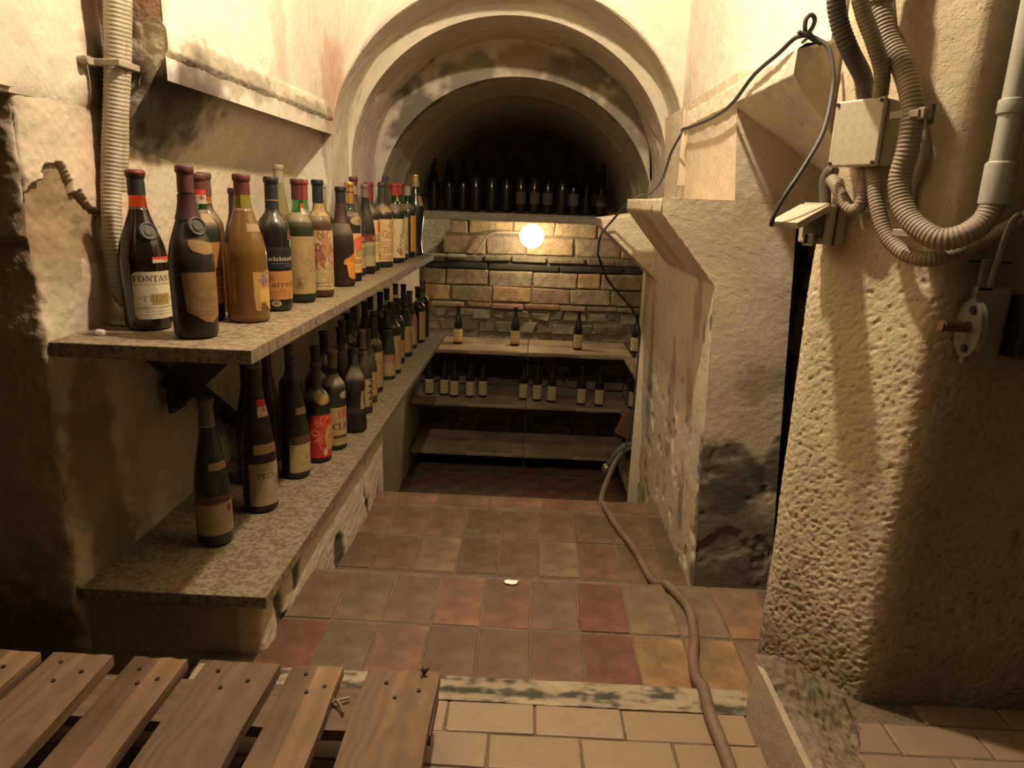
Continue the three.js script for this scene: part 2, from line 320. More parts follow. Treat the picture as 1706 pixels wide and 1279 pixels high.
// ---------------------------------------------------------------- floors and steps
const tileG = (w, h, d, n) => Array.from({ length: n }, (_, i) => rough(w, h, d, 0.004, 0.0016, i * 11 + 3, 2));
function lay(parent, geos, mats, x, y, z, turn = 0, name = 'tile') {
  const t = part(name, geos[Math.floor(rnd() * geos.length)], Array.isArray(mats) ? mats[Math.floor(rnd() * mats.length)] : mats, parent);
  t.position.set(x, y + rr(-0.0012, 0.0012), z); t.rotation.set(rr(-0.003, 0.003), turn + rr(-0.012, 0.012), rr(-0.004, 0.004));
  t.name = numbered(name); return t;
}
const bed = (x0, x1, y0, y1, z0, z1) => moved(metricUV(new THREE.BoxGeometry(x1 - x0, y1 - y0, z1 - z0)), (x0 + x1) / 2, (y0 + y1) / 2, (z0 + z1) / 2);
{
  const f = struct('floor_near', bed(-2.3, 2.3, -0.3, -0.0025, -1.105, 2.3), M.mortar, 'near floor of small cream tiles laid in running bond');
  const g = tileG(0.1562, 0.012, 0.0755, 4), cutTile = rough(0.066, 0.012, 0.0755, 0.003, 0.001, 77);
  for (let r = 0; r < 7; r++) for (let k = -6; k <= 8; k++) {
    const x = 0.1185 + k * 0.159 + (r % 2 ? 0.0795 : 0), z = -1.0695 + r * 0.0785;
      if (x > 0.40 && x < 0.56) { if (x < 0.5) lay(f, [cutTile], cream, 0.392, -0.006, z); continue; }
      lay(f, g, cream, x, -0.006, z);
  }
  part('floor_bed', bed(0.60, 2.3, -0.3, -0.0025, -1.25, -1.10), M.mortar, f);
  for (let k = 4; k <= 8; k++) lay(f, g, cream, 0.1185 + k * 0.159 + 0.0795, -0.006, -1.148);
  // stone edging of the first step
  const e = struct('trim_1', null, null, 'mould-stained grey stone edging along the first step');
  part('edging_stone', sheet(quad([-0.62, 0.0, -1.108], [1.06, 0, 0], [0, 0, -0.068]), 260, 14, {
    disp: lumps(0.0025, 12, 0.001), thick: 0.05,
    col: (q) => { const n = fbm(q.x * 9, 2, q.z * 40, 4) + 0.5 * fbm(q.x * 40, 9, q.z * 60, 2); return mix3(mix3([0.50, 0.40, 0.27], [0.34, 0.29, 0.20], clamp(0.5 + n)), [0.075, 0.07, 0.05], sstep(0.02, 0.34, n + 0.1)); },
  }), M.stucco, e);
  const t1 = struct('floor_upper_tread', bed(-0.62, 0.98, -0.4, -0.078, -1.69, -1.17), M.mortar, 'first terracotta tread below the stone edging');
  const g1 = tileG(0.1145, 0.016, 0.2145, 5);
  const row1 = [terra[2], terraRed[0], terra[4], terraRed[1], terra[1], terra[0], terra[3], terraRed[0], terraNew[0], terraNew[0], terraNew[1], terraNew[2]];
  const row2 = [terra[2], terra[1], terra[4], terra[0], terraRed[1], terra[3], terra[0], terraRed[0], terraNew[2], terraNew[2], terraNew[1], terra[0]];
  for (let k = 0; k < 12; k++) {
    lay(t1, g1, row1[k], -0.501 + (k - 1) * 0.1185, -0.083, -1.342); lay(t1, g1, row2[k], -0.501 + (k - 1) * 0.1185, -0.083, -1.566);
  }
  const t2 = struct('floor_lower_tread', bed(-0.62, 0.98, -0.55, -0.203, -2.50, -1.68), M.mortar, 'second terracotta tread beneath the arch');
  const g2 = tileG(0.1235, 0.016, 0.222, 5), mid = [terra[0], terra[1], terra[2], terra[5], terra[3]], pale2 = [terra[5], terra[4], terra[0]];
  for (let r = 0; r < 3; r++) for (let k = -3; k < 6; k++) lay(t2, g2, r === 2 ? (k < 0 ? pale2 : [terra[2], terra[1]]) : r === 1 ? mid : [terra[3], terra[0], terra[1]], -0.132 + k * 0.128, -0.208, -1.802 - r * 0.229);
  const g3 = tileG(0.193, 0.016, 0.092, 4);
  for (let k = -3; k < 3; k++) lay(t2, g3, [terra[0], terra[3], terraRed[1], terraNew[1]], -0.02 + k * 0.2, -0.208, -2.448, 0, 'brick');
  const st = struct('stair', null, null, 'steps going down to the back chamber');
  for (let i = 0; i < 4; i++) part('step', bed(-0.92, 0.92, -1.4, -0.41 - i * 0.2, -2.84 - i * 0.34, -2.49 - i * 0.34), M.mortar, st);
  const fb = struct('floor_back', bed(-1.1, 1.1, -1.5, -1.224, -5.95, -3.84), M.mortar, 'floor of the back chamber in long red bricks');
  const g4 = tileG(0.235, 0.016, 0.112, 4);
  for (let r = 0; r < 10; r++) for (let k = -4; k < 5; k++) lay(fb, g4, [terraRed[0], terra[3], terra[2]], k * 0.242 + (r % 2 ? 0.12 : 0), -1.228, -4.35 - r * 0.118, 0, 'brick');
}

// ---------------------------------------------------------------- left side: wall, wall end, bench, ledge
{
  // where the render has broken away, in (z, y): bare masonry behind it
  const hole = [[-1.294, 0.86], [-1.325, 0.895], [-1.344, 0.912], [-1.362, 0.932], [-1.381, 0.94], [-1.408, 0.936], [-1.425, 0.908], [-1.428, 0.885], [-1.453, 0.883], [-1.478, 0.856], [-1.507, 0.846], [-1.525, 0.855], [-1.545, 0.76], [-1.495, 0.735], [-1.456, 0.74], [-1.44, 0.75], [-1.40, 0.69], [-1.36, 0.62], [-1.33, 0.50], [-1.28, 0.44], [-1.27, 0.60], [-1.285, 0.78]];
  const inside = (z, y) => { let c = false; for (let i = 0, j = hole.length - 1; i < hole.length; j = i++) { const [zi, yi] = hole[i], [zj, yj] = hole[j]; if ((yi > y) !== (yj > y) && z < ((zj - zi) * (y - yi)) / (yj - yi) + zi) c = !c; } return c; };
  const base = wallCol(PLASTER, { dirty: 0.4, streak: 2 }), l = lumps(0.007, 4);
  const wp = curve([[-2.25, 0, -1.288], [-1.6, 0, -1.288], [-1.1, 0, -1.288], [-0.955, 0, -1.288], [-0.933, 0, -1.290], [-0.926, 0, -1.298], [-0.925, 0, -1.33], [-0.925, 0, -1.6], [-0.925, 0, -2.0], [-0.925, 0, -2.29]], 0.3);
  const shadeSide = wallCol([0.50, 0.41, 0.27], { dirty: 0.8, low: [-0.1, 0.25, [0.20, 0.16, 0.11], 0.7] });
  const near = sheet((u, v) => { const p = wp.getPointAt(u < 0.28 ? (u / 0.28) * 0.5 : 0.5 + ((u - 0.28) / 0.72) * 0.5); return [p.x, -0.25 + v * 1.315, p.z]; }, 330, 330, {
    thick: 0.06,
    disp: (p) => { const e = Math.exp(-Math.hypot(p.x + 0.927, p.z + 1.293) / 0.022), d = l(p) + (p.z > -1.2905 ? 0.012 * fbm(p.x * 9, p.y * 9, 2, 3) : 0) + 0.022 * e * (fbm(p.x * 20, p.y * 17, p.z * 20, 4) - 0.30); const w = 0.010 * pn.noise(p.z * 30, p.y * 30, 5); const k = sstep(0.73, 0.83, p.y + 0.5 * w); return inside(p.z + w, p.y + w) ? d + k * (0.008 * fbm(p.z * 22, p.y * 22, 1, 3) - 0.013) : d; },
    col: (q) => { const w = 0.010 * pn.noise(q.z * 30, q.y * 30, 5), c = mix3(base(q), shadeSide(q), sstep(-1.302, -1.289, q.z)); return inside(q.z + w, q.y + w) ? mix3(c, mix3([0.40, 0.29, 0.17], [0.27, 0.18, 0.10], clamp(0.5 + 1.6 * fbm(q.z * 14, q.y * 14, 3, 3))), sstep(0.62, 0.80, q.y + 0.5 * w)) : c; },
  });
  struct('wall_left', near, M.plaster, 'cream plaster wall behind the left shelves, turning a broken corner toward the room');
  struct('wall_left_back', sheet(quad([-0.925, -1.32, -2.26], [0, 0, -3.65], [0, 2.40, 0]), 150, 100, { thick: 0.1, disp: l, col: base }), M.plaster);
  struct('wall_left_upper', sheet(quad([-0.919, 1.052, 1.2], [0, 0, -2.92], [0, 1.70, 0]), 230, 160, { thick: 0.05, disp: (p) => l(p) + 0.006 * fbm(p.z * 14, p.y * 14, 3, 3) - 0.006 * Math.exp(-(p.y - 1.052) / 0.012), col: wallCol(PALE, { dirty: 0.3 }) }), M.plaster, 'plaster wall above the recess on the left');
  struct('wall_left_soffit', sheet(quad([-2.25, 1.060, -1.285], [1.335, 0, 0], [0, 0, 2.4]), 20, 20, { disp: lumps(0.006), col: wallCol(WARM) }), M.plaster);
  // masonry bench under the lower slab: plan path with rounded corners
  const path = curve([[-0.93, 0, -1.315], [-0.75, 0, -1.312], [-0.60, 0, -1.312], [-0.556, 0, -1.318], [-0.550, 0, -1.36], [-0.550, 0, -1.6], [-0.550, 0, -2.0], [-0.548, 0, -2.5], [-0.55, 0, -2.56], [-0.60, 0, -2.58], [-0.93, 0, -2.58]], 0.3);
  const pcol = wallCol([0.76, 0.67, 0.48], { dirty: 0.35, streak: 2.5 });
  const spot = (q) => sstep(0.26, 0.36, pn.noise(q.z * 17 + 2, q.y * 9, 1.5) * 0.8 + 0.35 * fbm(q.z * 30, q.y * 12, 6, 2));
  const nick = (q) => sstep(0.03, 0.022, Math.max(Math.abs(q.z + 1.86) * 1.0, Math.abs(q.y - 0.025)));
  struct('wall_bench', sheet((u, v) => { const p = path.getPointAt(u); return [p.x, -0.34 + v * 0.388, p.z]; }, 360, 90, {
    thick: 0.03,
    disp: (p) => lumps(0.010, 7, 0.002)(p) - (p.x > -0.6 ? 0.008 * spot(p) + 0.028 * nick(p) : 0),
    col: (q) => mix3(q.z > -1.34 && q.x < -0.6 ? mix3(pcol(q), [0.33, 0.24, 0.15], 0.6) : pcol(q), [0.05, 0.042, 0.03], q.x > -0.62 ? 0.9 * spot(q) : 0),
  }), M.plaster, 'low whitewashed masonry bench with dark flaked spots');
  // ledge along the left wall, seen from below
  const prof = [[-0.81, 1.240], [-0.787, 1.232], [-0.780, 1.214], [-0.779, 1.181], [-0.793, 1.158], [-0.835, 1.095], [-0.885, 1.022], [-0.945, 0.94]];
  const pc = new THREE.CatmullRomCurve3(prof.map(([x, y]) => new THREE.Vector3(x, y, 0)), false, 'catmullrom', 0.2);
  const lc = wallCol([0.82, 0.74, 0.58], { dirty: 0.22 });
  const ragged = (p) => lumps(0.006, 8, 0.002)(p) - 0.035 * sstep(-1.85, -1.6, p.z) * sstep(1.17, 1.11, p.y) * (0.5 + fbm(p.x * 16, p.y * 16, p.z * 16, 3));
  struct('trim_2', sheet((u, v) => { const p = pc.getPoint(u); return [p.x, p.y, -1.570 - v * 1.265]; }, 70, 150, { flip: false, disp: ragged, col: lc }), M.plaster, 'sloping plaster ledge on the left with a dark mouldy near end');
  struct('trim_2_end', sheet((u, v) => { const p = pc.getPoint(v); return [lerp(-0.945, p.x, u), p.y, -1.572]; }, 30, 40, { flip: true, disp: lumps(0.008, 10, 0.002), col: lc }), M.plaster);
  const uc = wallCol([0.88, 0.80, 0.68], { dirty: 0.18 });
  struct('wall_left_springing', sheet(quad([-0.787, 1.12, -1.574], [0, 0, -1.27], [0, 0.88, 0]), 90, 70, { disp: (p) => lumps(0.006, 4)(p) * sstep(1.22, 1.40, p.y), col: uc }), M.plaster, 'bright whitewashed wall above the left ledge');
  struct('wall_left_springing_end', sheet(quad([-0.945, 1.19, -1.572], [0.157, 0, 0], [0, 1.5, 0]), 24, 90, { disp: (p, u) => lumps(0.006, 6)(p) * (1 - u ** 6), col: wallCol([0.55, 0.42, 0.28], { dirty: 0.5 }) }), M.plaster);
}

// ---------------------------------------------------------------- right side: pilaster, ledge, brick gap, rough pillar
{
  const lean = (y) => -0.034 * (y + 0.2) / 0.94, PZ = -1.85;
  const left = (y) => (y < 0.702 ? 0.511 : y < 0.883 ? lerp(0.511, 0.364, (y - 0.702) / 0.181) : 0.364);
  const rc = wallCol([0.72, 0.61, 0.45], { dirty: 0.35, low: [-0.17, 0.22, [0.24, 0.18, 0.12], 0.75] });
  const chip = (p) => sstep(0.31, 0.41, fbm(p.x * 26, p.y * 10, p.z * 26, 2) + 0.35 * fbm(p.x * 2.1 + 3, p.y * 2.1, p.z * 2.1, 4));
  const bump = (p) => lumps(0.006, 6, 0.0008)(p) - 0.012 * sstep(0.45, 0.1, p.y) * sstep(0.05, 0.3, fbm(p.x * 10, p.y * 10, p.z * 10, 3));
  struct('wall_right_pilaster', sheet((u, v) => { const y = -0.46 + v * 1.379; return [lerp(left(y), 0.733 - 0.024 * (y + 0.2) / 0.94, u) + lean(y), y, PZ]; }, 120, 460, { disp: (p) => bump(p) * 0.5, col: rc }), M.stucco, 'stained plaster front of the right pilaster with a corbelled top');
  struct('wall_right_pilaster_head', sheet((u, v) => { const y = 0.913 + v * 0.31; return [lerp(lerp(0.546, 0.532, (y - 0.92) / 0.25), 0.88, u) + lean(y), y, PZ]; }, 60, 60, { disp: (p, u) => bump(p) * 0.5 * clamp(u * 9), col: rc }), M.stucco, 'shaded plaster head of the right pilaster');
  // its left side, from the corbel's top edge down to the treads
  const lpts = [[0.75, 0.919], [0.364, 0.919], [0.362, 0.886], [0.407, 0.830], [0.511, 0.702], [0.511, -0.46]];
  const lens = []; let L = 0; for (let i = 0; i < lpts.length; i++) { if (i) L += Math.hypot(lpts[i][0] - lpts[i - 1][0], lpts[i][1] - lpts[i - 1][1]); lens.push(L); }
  const along = (u) => { const s = u * L; let i = 1; while (i < lpts.length - 1 && lens[i] < s) i++; const t = clamp((s - lens[i - 1]) / (lens[i] - lens[i - 1])); const x = lerp(lpts[i - 1][0], lpts[i][0], t), y = lerp(lpts[i - 1][1], lpts[i][1], t); return [x + lean(y), y]; };
  const sc = wallCol([0.72, 0.62, 0.45], { dirty: 0.35, specks: 0.75, streak: 2.2, low: [-0.3, -0.1, [0.42, 0.35, 0.23], 0.5] });
  const flaked = (p) => bump(p) * 0.6 - 0.003 * chip(p);
  struct('wall_right_corbel', sheet((u, v) => { const [x, y] = along(u); return [x, y, PZ - v * 0.695]; }, 320, 150, { flip: true, disp: flaked, col: sc }), M.plaster, 'flaking left side of the right pilaster under its corbel');
  struct('wall_right_corbel_end', sheet((u, v) => { const y = 0.68 + v * 0.239; return [lerp(left(y), 0.75, u) + lean(y), y, PZ - 0.695]; }, 20, 20, { flip: true, col: sc }), M.plaster);
  struct('wall_right_jamb', sheet((u, v) => { const y = -0.60 + v * 1.53; return [0.511 + lean(y), y, PZ - 0.69 - u * 0.42]; }, 60, 190, { flip: true, thick: 0.12, disp: flaked, col: sc }), M.plaster);
  struct('wall_right_jamb_end', sheet(quad([0.475, -1.32, -2.955], [0.6, 0, 0], [0, 2.20, 0]), 20, 60, { flip: true, disp: lumps(0.005), col: sc }), M.plaster);
  // second corbel farther in
  const sh = new THREE.Shape([[0.51, 0.60], [0.266, 0.815], [0.258, 0.841], [0.51, 0.883]].map(([x, y]) => new THREE.Vector2(x, y)));
  const c2 = metricUV(new THREE.ExtrudeGeometry(sh, { depth: 0.25, bevelEnabled: true, bevelSize: 0.006, bevelThickness: 0.006, bevelSegments: 2 }));
  struct('trim_3', moved(c2, 0, 0, -2.98), std({ color: lin(0.66, 0.57, 0.41), map: rep(T.plaster, 2), bumpMap: rep(T.plasterBump, 4), bumpScale: 0.006, roughness: 0.95 }), 'second whitewashed corbel on the right, behind the first');
  // wall over the pilaster, and the ledge above it
  const upc = wallCol([0.72, 0.62, 0.46], { dirty: 0.35 });
  struct('wall_right_upper_side', sheet((u, v) => { const y = 0.90 + v * 0.32; return [lerp(0.546, 0.532, (y - 0.92) / 0.25) + lean(y), y, PZ - u * 0.98]; }, 110, 34, { flip: true, disp: (p, u) => lumps(0.004)(p) * clamp(u * 9), col: upc }), M.plaster, 'lit plaster side over the right corbel');
  const under = (v) => { const k = clamp(v * 2.46), m = (a, b) => [lerp(a[0], b[0], k), lerp(a[1], b[1], k)]; return [[0.555, 1.208], [0.490, 1.202], [0.476, 1.191], [0.474, 1.147], m([0.495, 1.118], [0.53, 1.11]), m([0.535, 1.075], [0.61, 1.064]), m([0.615, 0.975], [0.745, 0.973])]; };
  struct('trim_4', sheet((u, v) => { const p = under(v), s = u * 6, i = Math.min(5, Math.floor(s)), t = s - i; return [lerp(p[i][0], p[i + 1][0], t), lerp(p[i][1], p[i + 1][1], t), -1.433 - v * 1.03]; }, 66, 110, { flip: true, disp: (p, u, v) => lumps(0.005, 8, 0.0015)(p) * clamp(v * 12), col: wallCol(PALE, { dirty: 0.35 }) }), M.plaster, 'plaster ledge on the right under the bright wall');
  struct('trim_4_end', sheet((u, v) => { const y = 0.97 + v * 0.24; return [lerp(0.475, 0.60, u), y, -2.46]; }, 6, 8, { flip: true, col: upc }), M.plaster);
  const prof4 = [[0.975, 0.615], [1.075, 0.535], [1.118, 0.495], [1.147, 0.474], [1.191, 0.476], [1.208, 0.535]];
  const edge = (y) => { if (y >= 1.208) return 0.535; let i = 1; while (i < 5 && prof4[i][0] < y) i++; return lerp(prof4[i - 1][1], prof4[i][1], clamp((y - prof4[i - 1][0]) / (prof4[i][0] - prof4[i - 1][0]))); };
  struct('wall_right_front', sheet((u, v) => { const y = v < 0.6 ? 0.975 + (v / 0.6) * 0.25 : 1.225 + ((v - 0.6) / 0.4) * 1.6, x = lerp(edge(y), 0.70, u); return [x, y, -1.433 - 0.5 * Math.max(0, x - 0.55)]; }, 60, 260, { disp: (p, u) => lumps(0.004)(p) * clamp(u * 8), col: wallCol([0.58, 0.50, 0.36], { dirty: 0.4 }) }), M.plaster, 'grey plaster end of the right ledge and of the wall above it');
  struct('wall_right_springing', sheet(quad([0.535, 1.12, -1.434], [0, 0, -1.41], [0, 0.87, 0]), 90, 66, { flip: true, disp: (p, u) => lumps(0.005, 4)(p) * clamp(u * 10), col: wallCol([0.88, 0.80, 0.68], { dirty: 0.18 }) }), M.plaster, 'bright whitewashed wall above the right ledge');
  // narrow gap between pilaster and pillar: old bricks and stones
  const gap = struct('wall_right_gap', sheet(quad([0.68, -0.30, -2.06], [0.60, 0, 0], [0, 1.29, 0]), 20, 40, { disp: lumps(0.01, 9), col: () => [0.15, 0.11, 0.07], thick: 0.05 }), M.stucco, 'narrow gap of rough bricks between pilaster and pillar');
  let y = -0.2;
  for (const [h, w, d] of [[0.11, 0.23, 0], [0.08, 0.2, 0.02], [0.10, 0.24, 0.0], [0.06, 0.23, 0.05], [0.095, 0.21, 0.01], [0.07, 0.25, 0.03], [0.06, 0.22, 0.07], [0.13, 0.23, 0.0], [0.17, 0.24, 0.02], [0.08, 0.23, 0.05], [0.11, 0.23, 0.01], [0.08, 0.23, 0.03]]) {
    const b = part(numbered('stone'), rough(w, h - 0.012, 0.12, 0.018, 0.016, y * 50), [stoneTone[1], brickTone[5], brickTone[0]][Math.floor(rnd() * 3)], gap);
    b.position.set(0.862 + rr(-0.015, 0.015), y + h / 2, -2.02 + d); b.rotation.y = rr(-0.12, 0.12); y += h;
  }
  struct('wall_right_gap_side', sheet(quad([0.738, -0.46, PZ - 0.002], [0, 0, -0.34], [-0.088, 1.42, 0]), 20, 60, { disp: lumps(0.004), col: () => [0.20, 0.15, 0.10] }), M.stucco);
  part('slab', moved(rough(0.11, 0.020, 0.18, 0.004, 0.004, 9), 0.830, 0.07, -2.03), M.dullPaint, gap);
  // rough pillar: plan path round its two corners, then the dark wall that faces the room
  const A = [0.547, -1.37], B = [0.655, -1.16], pts = [[0.66, -1.66], [0.62, -1.58], [0.575, -1.46], [0.550, -1.405], [0.548, -1.375], [0.558, -1.345], [0.59, -1.285], [0.62, -1.226], [0.642, -1.185], [0.652, -1.168], [0.664, -1.160], [0.685, -1.158], [0.75, -1.158], [0.9, -1.16], [1.3, -1.16], [2.3, -1.16]];
  const pc = curve(pts.map(([x, z]) => [x, 0, z]), 0.25), tot = pc.getLength();
  const um = (u) => (u < 0.78 ? (u / 0.78) * 0.82 : 0.82 + ((u - 0.78) / 0.22) ** 2 * (tot - 0.82) ) / tot;
  const vm = (v) => (v < 0.82 ? -0.09 + (v / 0.82) * 1.36 : 1.27 + ((v - 0.82) / 0.18) * 1.46);
  const gr = (p) => { const low = sstep(1.0, 0.75, p.y); return low * (0.0024 * fbm(p.x * 80, p.y * 80, p.z * 80, 2) + 0.0024 * pn.noise(p.x * 150, p.y * 150, p.z * 150) - 0.0042 * sstep(0.28, 0.5, pn.noise(p.x * 115 + 4, p.y * 100, p.z * 115))) * (0.55 + 0.45 * sstep(0.5, 0.1, p.y)) + 0.010 * fbm(p.x * 4, p.y * 3, p.z * 4, 2); };
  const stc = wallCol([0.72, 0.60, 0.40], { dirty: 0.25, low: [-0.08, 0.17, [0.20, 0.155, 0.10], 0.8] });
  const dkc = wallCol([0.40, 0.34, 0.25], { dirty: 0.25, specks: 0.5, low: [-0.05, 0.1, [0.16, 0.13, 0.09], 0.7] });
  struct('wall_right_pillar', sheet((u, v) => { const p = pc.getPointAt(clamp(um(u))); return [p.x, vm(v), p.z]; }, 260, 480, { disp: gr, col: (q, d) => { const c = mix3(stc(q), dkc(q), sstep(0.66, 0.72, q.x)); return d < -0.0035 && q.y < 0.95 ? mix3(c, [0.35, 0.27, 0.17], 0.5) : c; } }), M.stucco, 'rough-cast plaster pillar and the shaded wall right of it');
  // mortar mound at its foot behind the skirting
  const hgt = (x, z) => { const a = sstep(0.64, 0.46, x); return Math.max(0, 0.085 * a + 0.05 * sstep(-1.02, -1.15, z)) * sstep(0.645, 0.60, x); };
  struct('wall_right_foot', sheet((u, v) => { const x = 0.434 + u * 0.232, z = -1.125 + v * 0.62; return [x, -0.012 + hgt(x, z), z]; }, 90, 220, { flip: true, disp: (p) => 0.010 * fbm(p.x * 30, p.y * 30, p.z * 30, 3) + 0.004 * pn.noise(p.x * 90, 1, p.z * 90), col: wallCol([0.30, 0.24, 0.16], { dirty: 0.6, specks: 0.4 }) }), M.stucco, 'rough mortar foot of the pillar behind the skirting');
  struct('baseboard_right', sheet(quad([0.428, -0.01, -1.115], [0, 0, 0.62], [0.006, 0.118, 0]), 90, 16, { thick: 0.011, disp: lumps(0.003, 9, 0.0005), col: wallCol([0.50, 0.42, 0.29], { dirty: 0.4 }) }), M.stucco, 'thin plaster skirting at the foot of the pillar');
}

// ---------------------------------------------------------------- vaults
{
  const arcs = [[-0.115, 1.071, 0.674, 0.606], [-0.116, 1.012, 0.654, 0.596], [-0.097, 0.848, 0.656, 0.609]];
  const section = ([cx, cy, rx, ry]) => { // right foot, up the jamb, round the arch, down to the left wall
    const pts = [[0.92, 0.45], [0.70, 0.66], [cx + rx + 0.02, 0.84], [cx + rx, 0.92]];
    for (let i = 0; i <= 60; i++) { const a = (i / 60) * Math.PI; const y = cy + ry * Math.sin(a); if (y > 0.93) pts.push([cx + rx * Math.cos(a), y]); }
    pts.push([cx - rx, 0.94], [cx - rx - 0.004, 0.90], [-0.825, 0.74], [-0.89, 0.56], [-0.935, 0.40], [-0.945, 0.30]);
    const l = [0]; for (let i = 1; i < pts.length; i++) l.push(l[i - 1] + Math.hypot(pts[i][0] - pts[i - 1][0], pts[i][1] - pts[i - 1][1]));
    return (u) => { const s = u * l[l.length - 1]; let i = 1; while (i < pts.length - 1 && l[i] < s) i++; const t = clamp((s - l[i - 1]) / (l[i] - l[i - 1])); return [lerp(pts[i - 1][0], pts[i][0], t), lerp(pts[i - 1][1], pts[i][1], t)]; };
  };
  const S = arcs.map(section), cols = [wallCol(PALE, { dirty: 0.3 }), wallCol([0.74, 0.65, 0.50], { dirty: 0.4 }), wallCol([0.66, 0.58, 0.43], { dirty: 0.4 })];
  const zs = [-2.816, -3.032, -3.466, -5.9];
  for (let k = 0; k < 3; k++) {
    const z0 = zs[k], z1 = zs[k + 1];
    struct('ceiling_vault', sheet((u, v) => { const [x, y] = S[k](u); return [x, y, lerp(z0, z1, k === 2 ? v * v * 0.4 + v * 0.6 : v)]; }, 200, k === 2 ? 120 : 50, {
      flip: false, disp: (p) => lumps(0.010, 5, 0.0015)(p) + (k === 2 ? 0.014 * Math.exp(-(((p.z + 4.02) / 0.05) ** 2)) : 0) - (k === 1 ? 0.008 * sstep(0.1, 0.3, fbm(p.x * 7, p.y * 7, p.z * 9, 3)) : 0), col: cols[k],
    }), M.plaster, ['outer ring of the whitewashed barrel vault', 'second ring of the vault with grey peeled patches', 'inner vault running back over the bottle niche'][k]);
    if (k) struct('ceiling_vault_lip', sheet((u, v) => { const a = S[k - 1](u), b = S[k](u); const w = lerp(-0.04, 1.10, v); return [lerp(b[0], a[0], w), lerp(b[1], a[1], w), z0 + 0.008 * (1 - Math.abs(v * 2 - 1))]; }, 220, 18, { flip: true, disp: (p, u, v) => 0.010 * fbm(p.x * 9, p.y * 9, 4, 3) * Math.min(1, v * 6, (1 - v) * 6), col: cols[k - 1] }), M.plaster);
  }
  // the wall round the mouth of the vault
  const fc = wallCol([0.87, 0.79, 0.66], { dirty: 0.2 }), rect = (x, y) => { // push a point out to the wall's outline
    const cx = -0.12, cy = 1.2, dx = x - cx, dy = Math.max(y - cy, -0.3), s = Math.min(dx > 0 ? 0.76 / dx : dx < 0 ? -0.76 / dx : 1e9, dy > 0 ? 1.62 / dy : 1e9); return [cx + dx * s, cy + (y - cy) * (y > cy ? s : 1)];
  };
  struct('wall_front', sheet((u, v) => { const uu = lerp(0.115, 0.885, u), a = S[0](uu), o = rect(...a), r = 0.012 * (1 - Math.min(1, v * 30)); return [lerp(a[0], o[0], v), lerp(a[1], o[1], v), -2.814 - r]; }, 200, 60, { flip: true, disp: (p, u, v) => lumps(0.008, 4)(p) * Math.min(1, v * 10), col: fc }), M.plaster, 'whitewashed wall round the mouth of the vault');
  struct('wall_front_foot', sheet((u, v) => { const y = 0.30 + v * 0.95, k = [[0.30, -0.945], [0.40, -0.94], [0.56, -0.89], [0.74, -0.825], [0.90, -0.793], [0.94, -0.789], [1.30, -0.789]]; let i = 1; while (i < 6 && k[i][0] < y) i++; const x = lerp(k[i - 1][1], k[i][1], clamp((y - k[i - 1][0]) / (k[i][0] - k[i - 1][0]))); return [lerp(-0.96, x, u), y, -2.820 + 0.03 * (1 - u)]; }, 30, 80, { col: fc }), M.plaster);
  // high vault over the first bay, where the lamp hangs
  const hv = (u) => { const a = u * Math.PI; return [-0.1265 + 0.663 * Math.cos(a), 1.97 + 0.62 * Math.sin(a)]; };
  struct('ceiling_near_vault', sheet((u, v) => { const [x, y] = hv(u); return [x, y, lerp(-1.43, -2.84, v)]; }, 60, 40, { flip: false, disp: lumps(0.008), col: wallCol(PALE, { dirty: 0.2 }) }), M.plaster);
  struct('wall_near_spandrel', sheet((u, v) => { const [x, y] = hv(u), ox = lerp(2.3, -2.3, u), w = v; const oy = 2.80; return [lerp(x, ox, w), lerp(y, oy, w), -1.432]; }, 60, 12, { flip: true, col: wallCol(PALE) }), M.plaster);
  struct('ceiling', bed(-2.4, 2.4, 2.78, 2.9, -1.6, 2.4), std({ color: lin(0.24, 0.20, 0.14), roughness: 0.95 }));
  const room = std({ color: lin(0.22, 0.18, 0.125), map: rep(T.plaster, 1), roughness: 0.95 });
  struct('wall_room_left', bed(-2.4, -2.25, -0.3, 2.9, -1.4, 2.4), room); struct('wall_room_right', bed(2.25, 2.4, -0.3, 2.9, -1.4, 2.4), room); struct('wall_room_rear', bed(-2.4, 2.4, -0.3, 2.9, 2.25, 2.4), room);
}

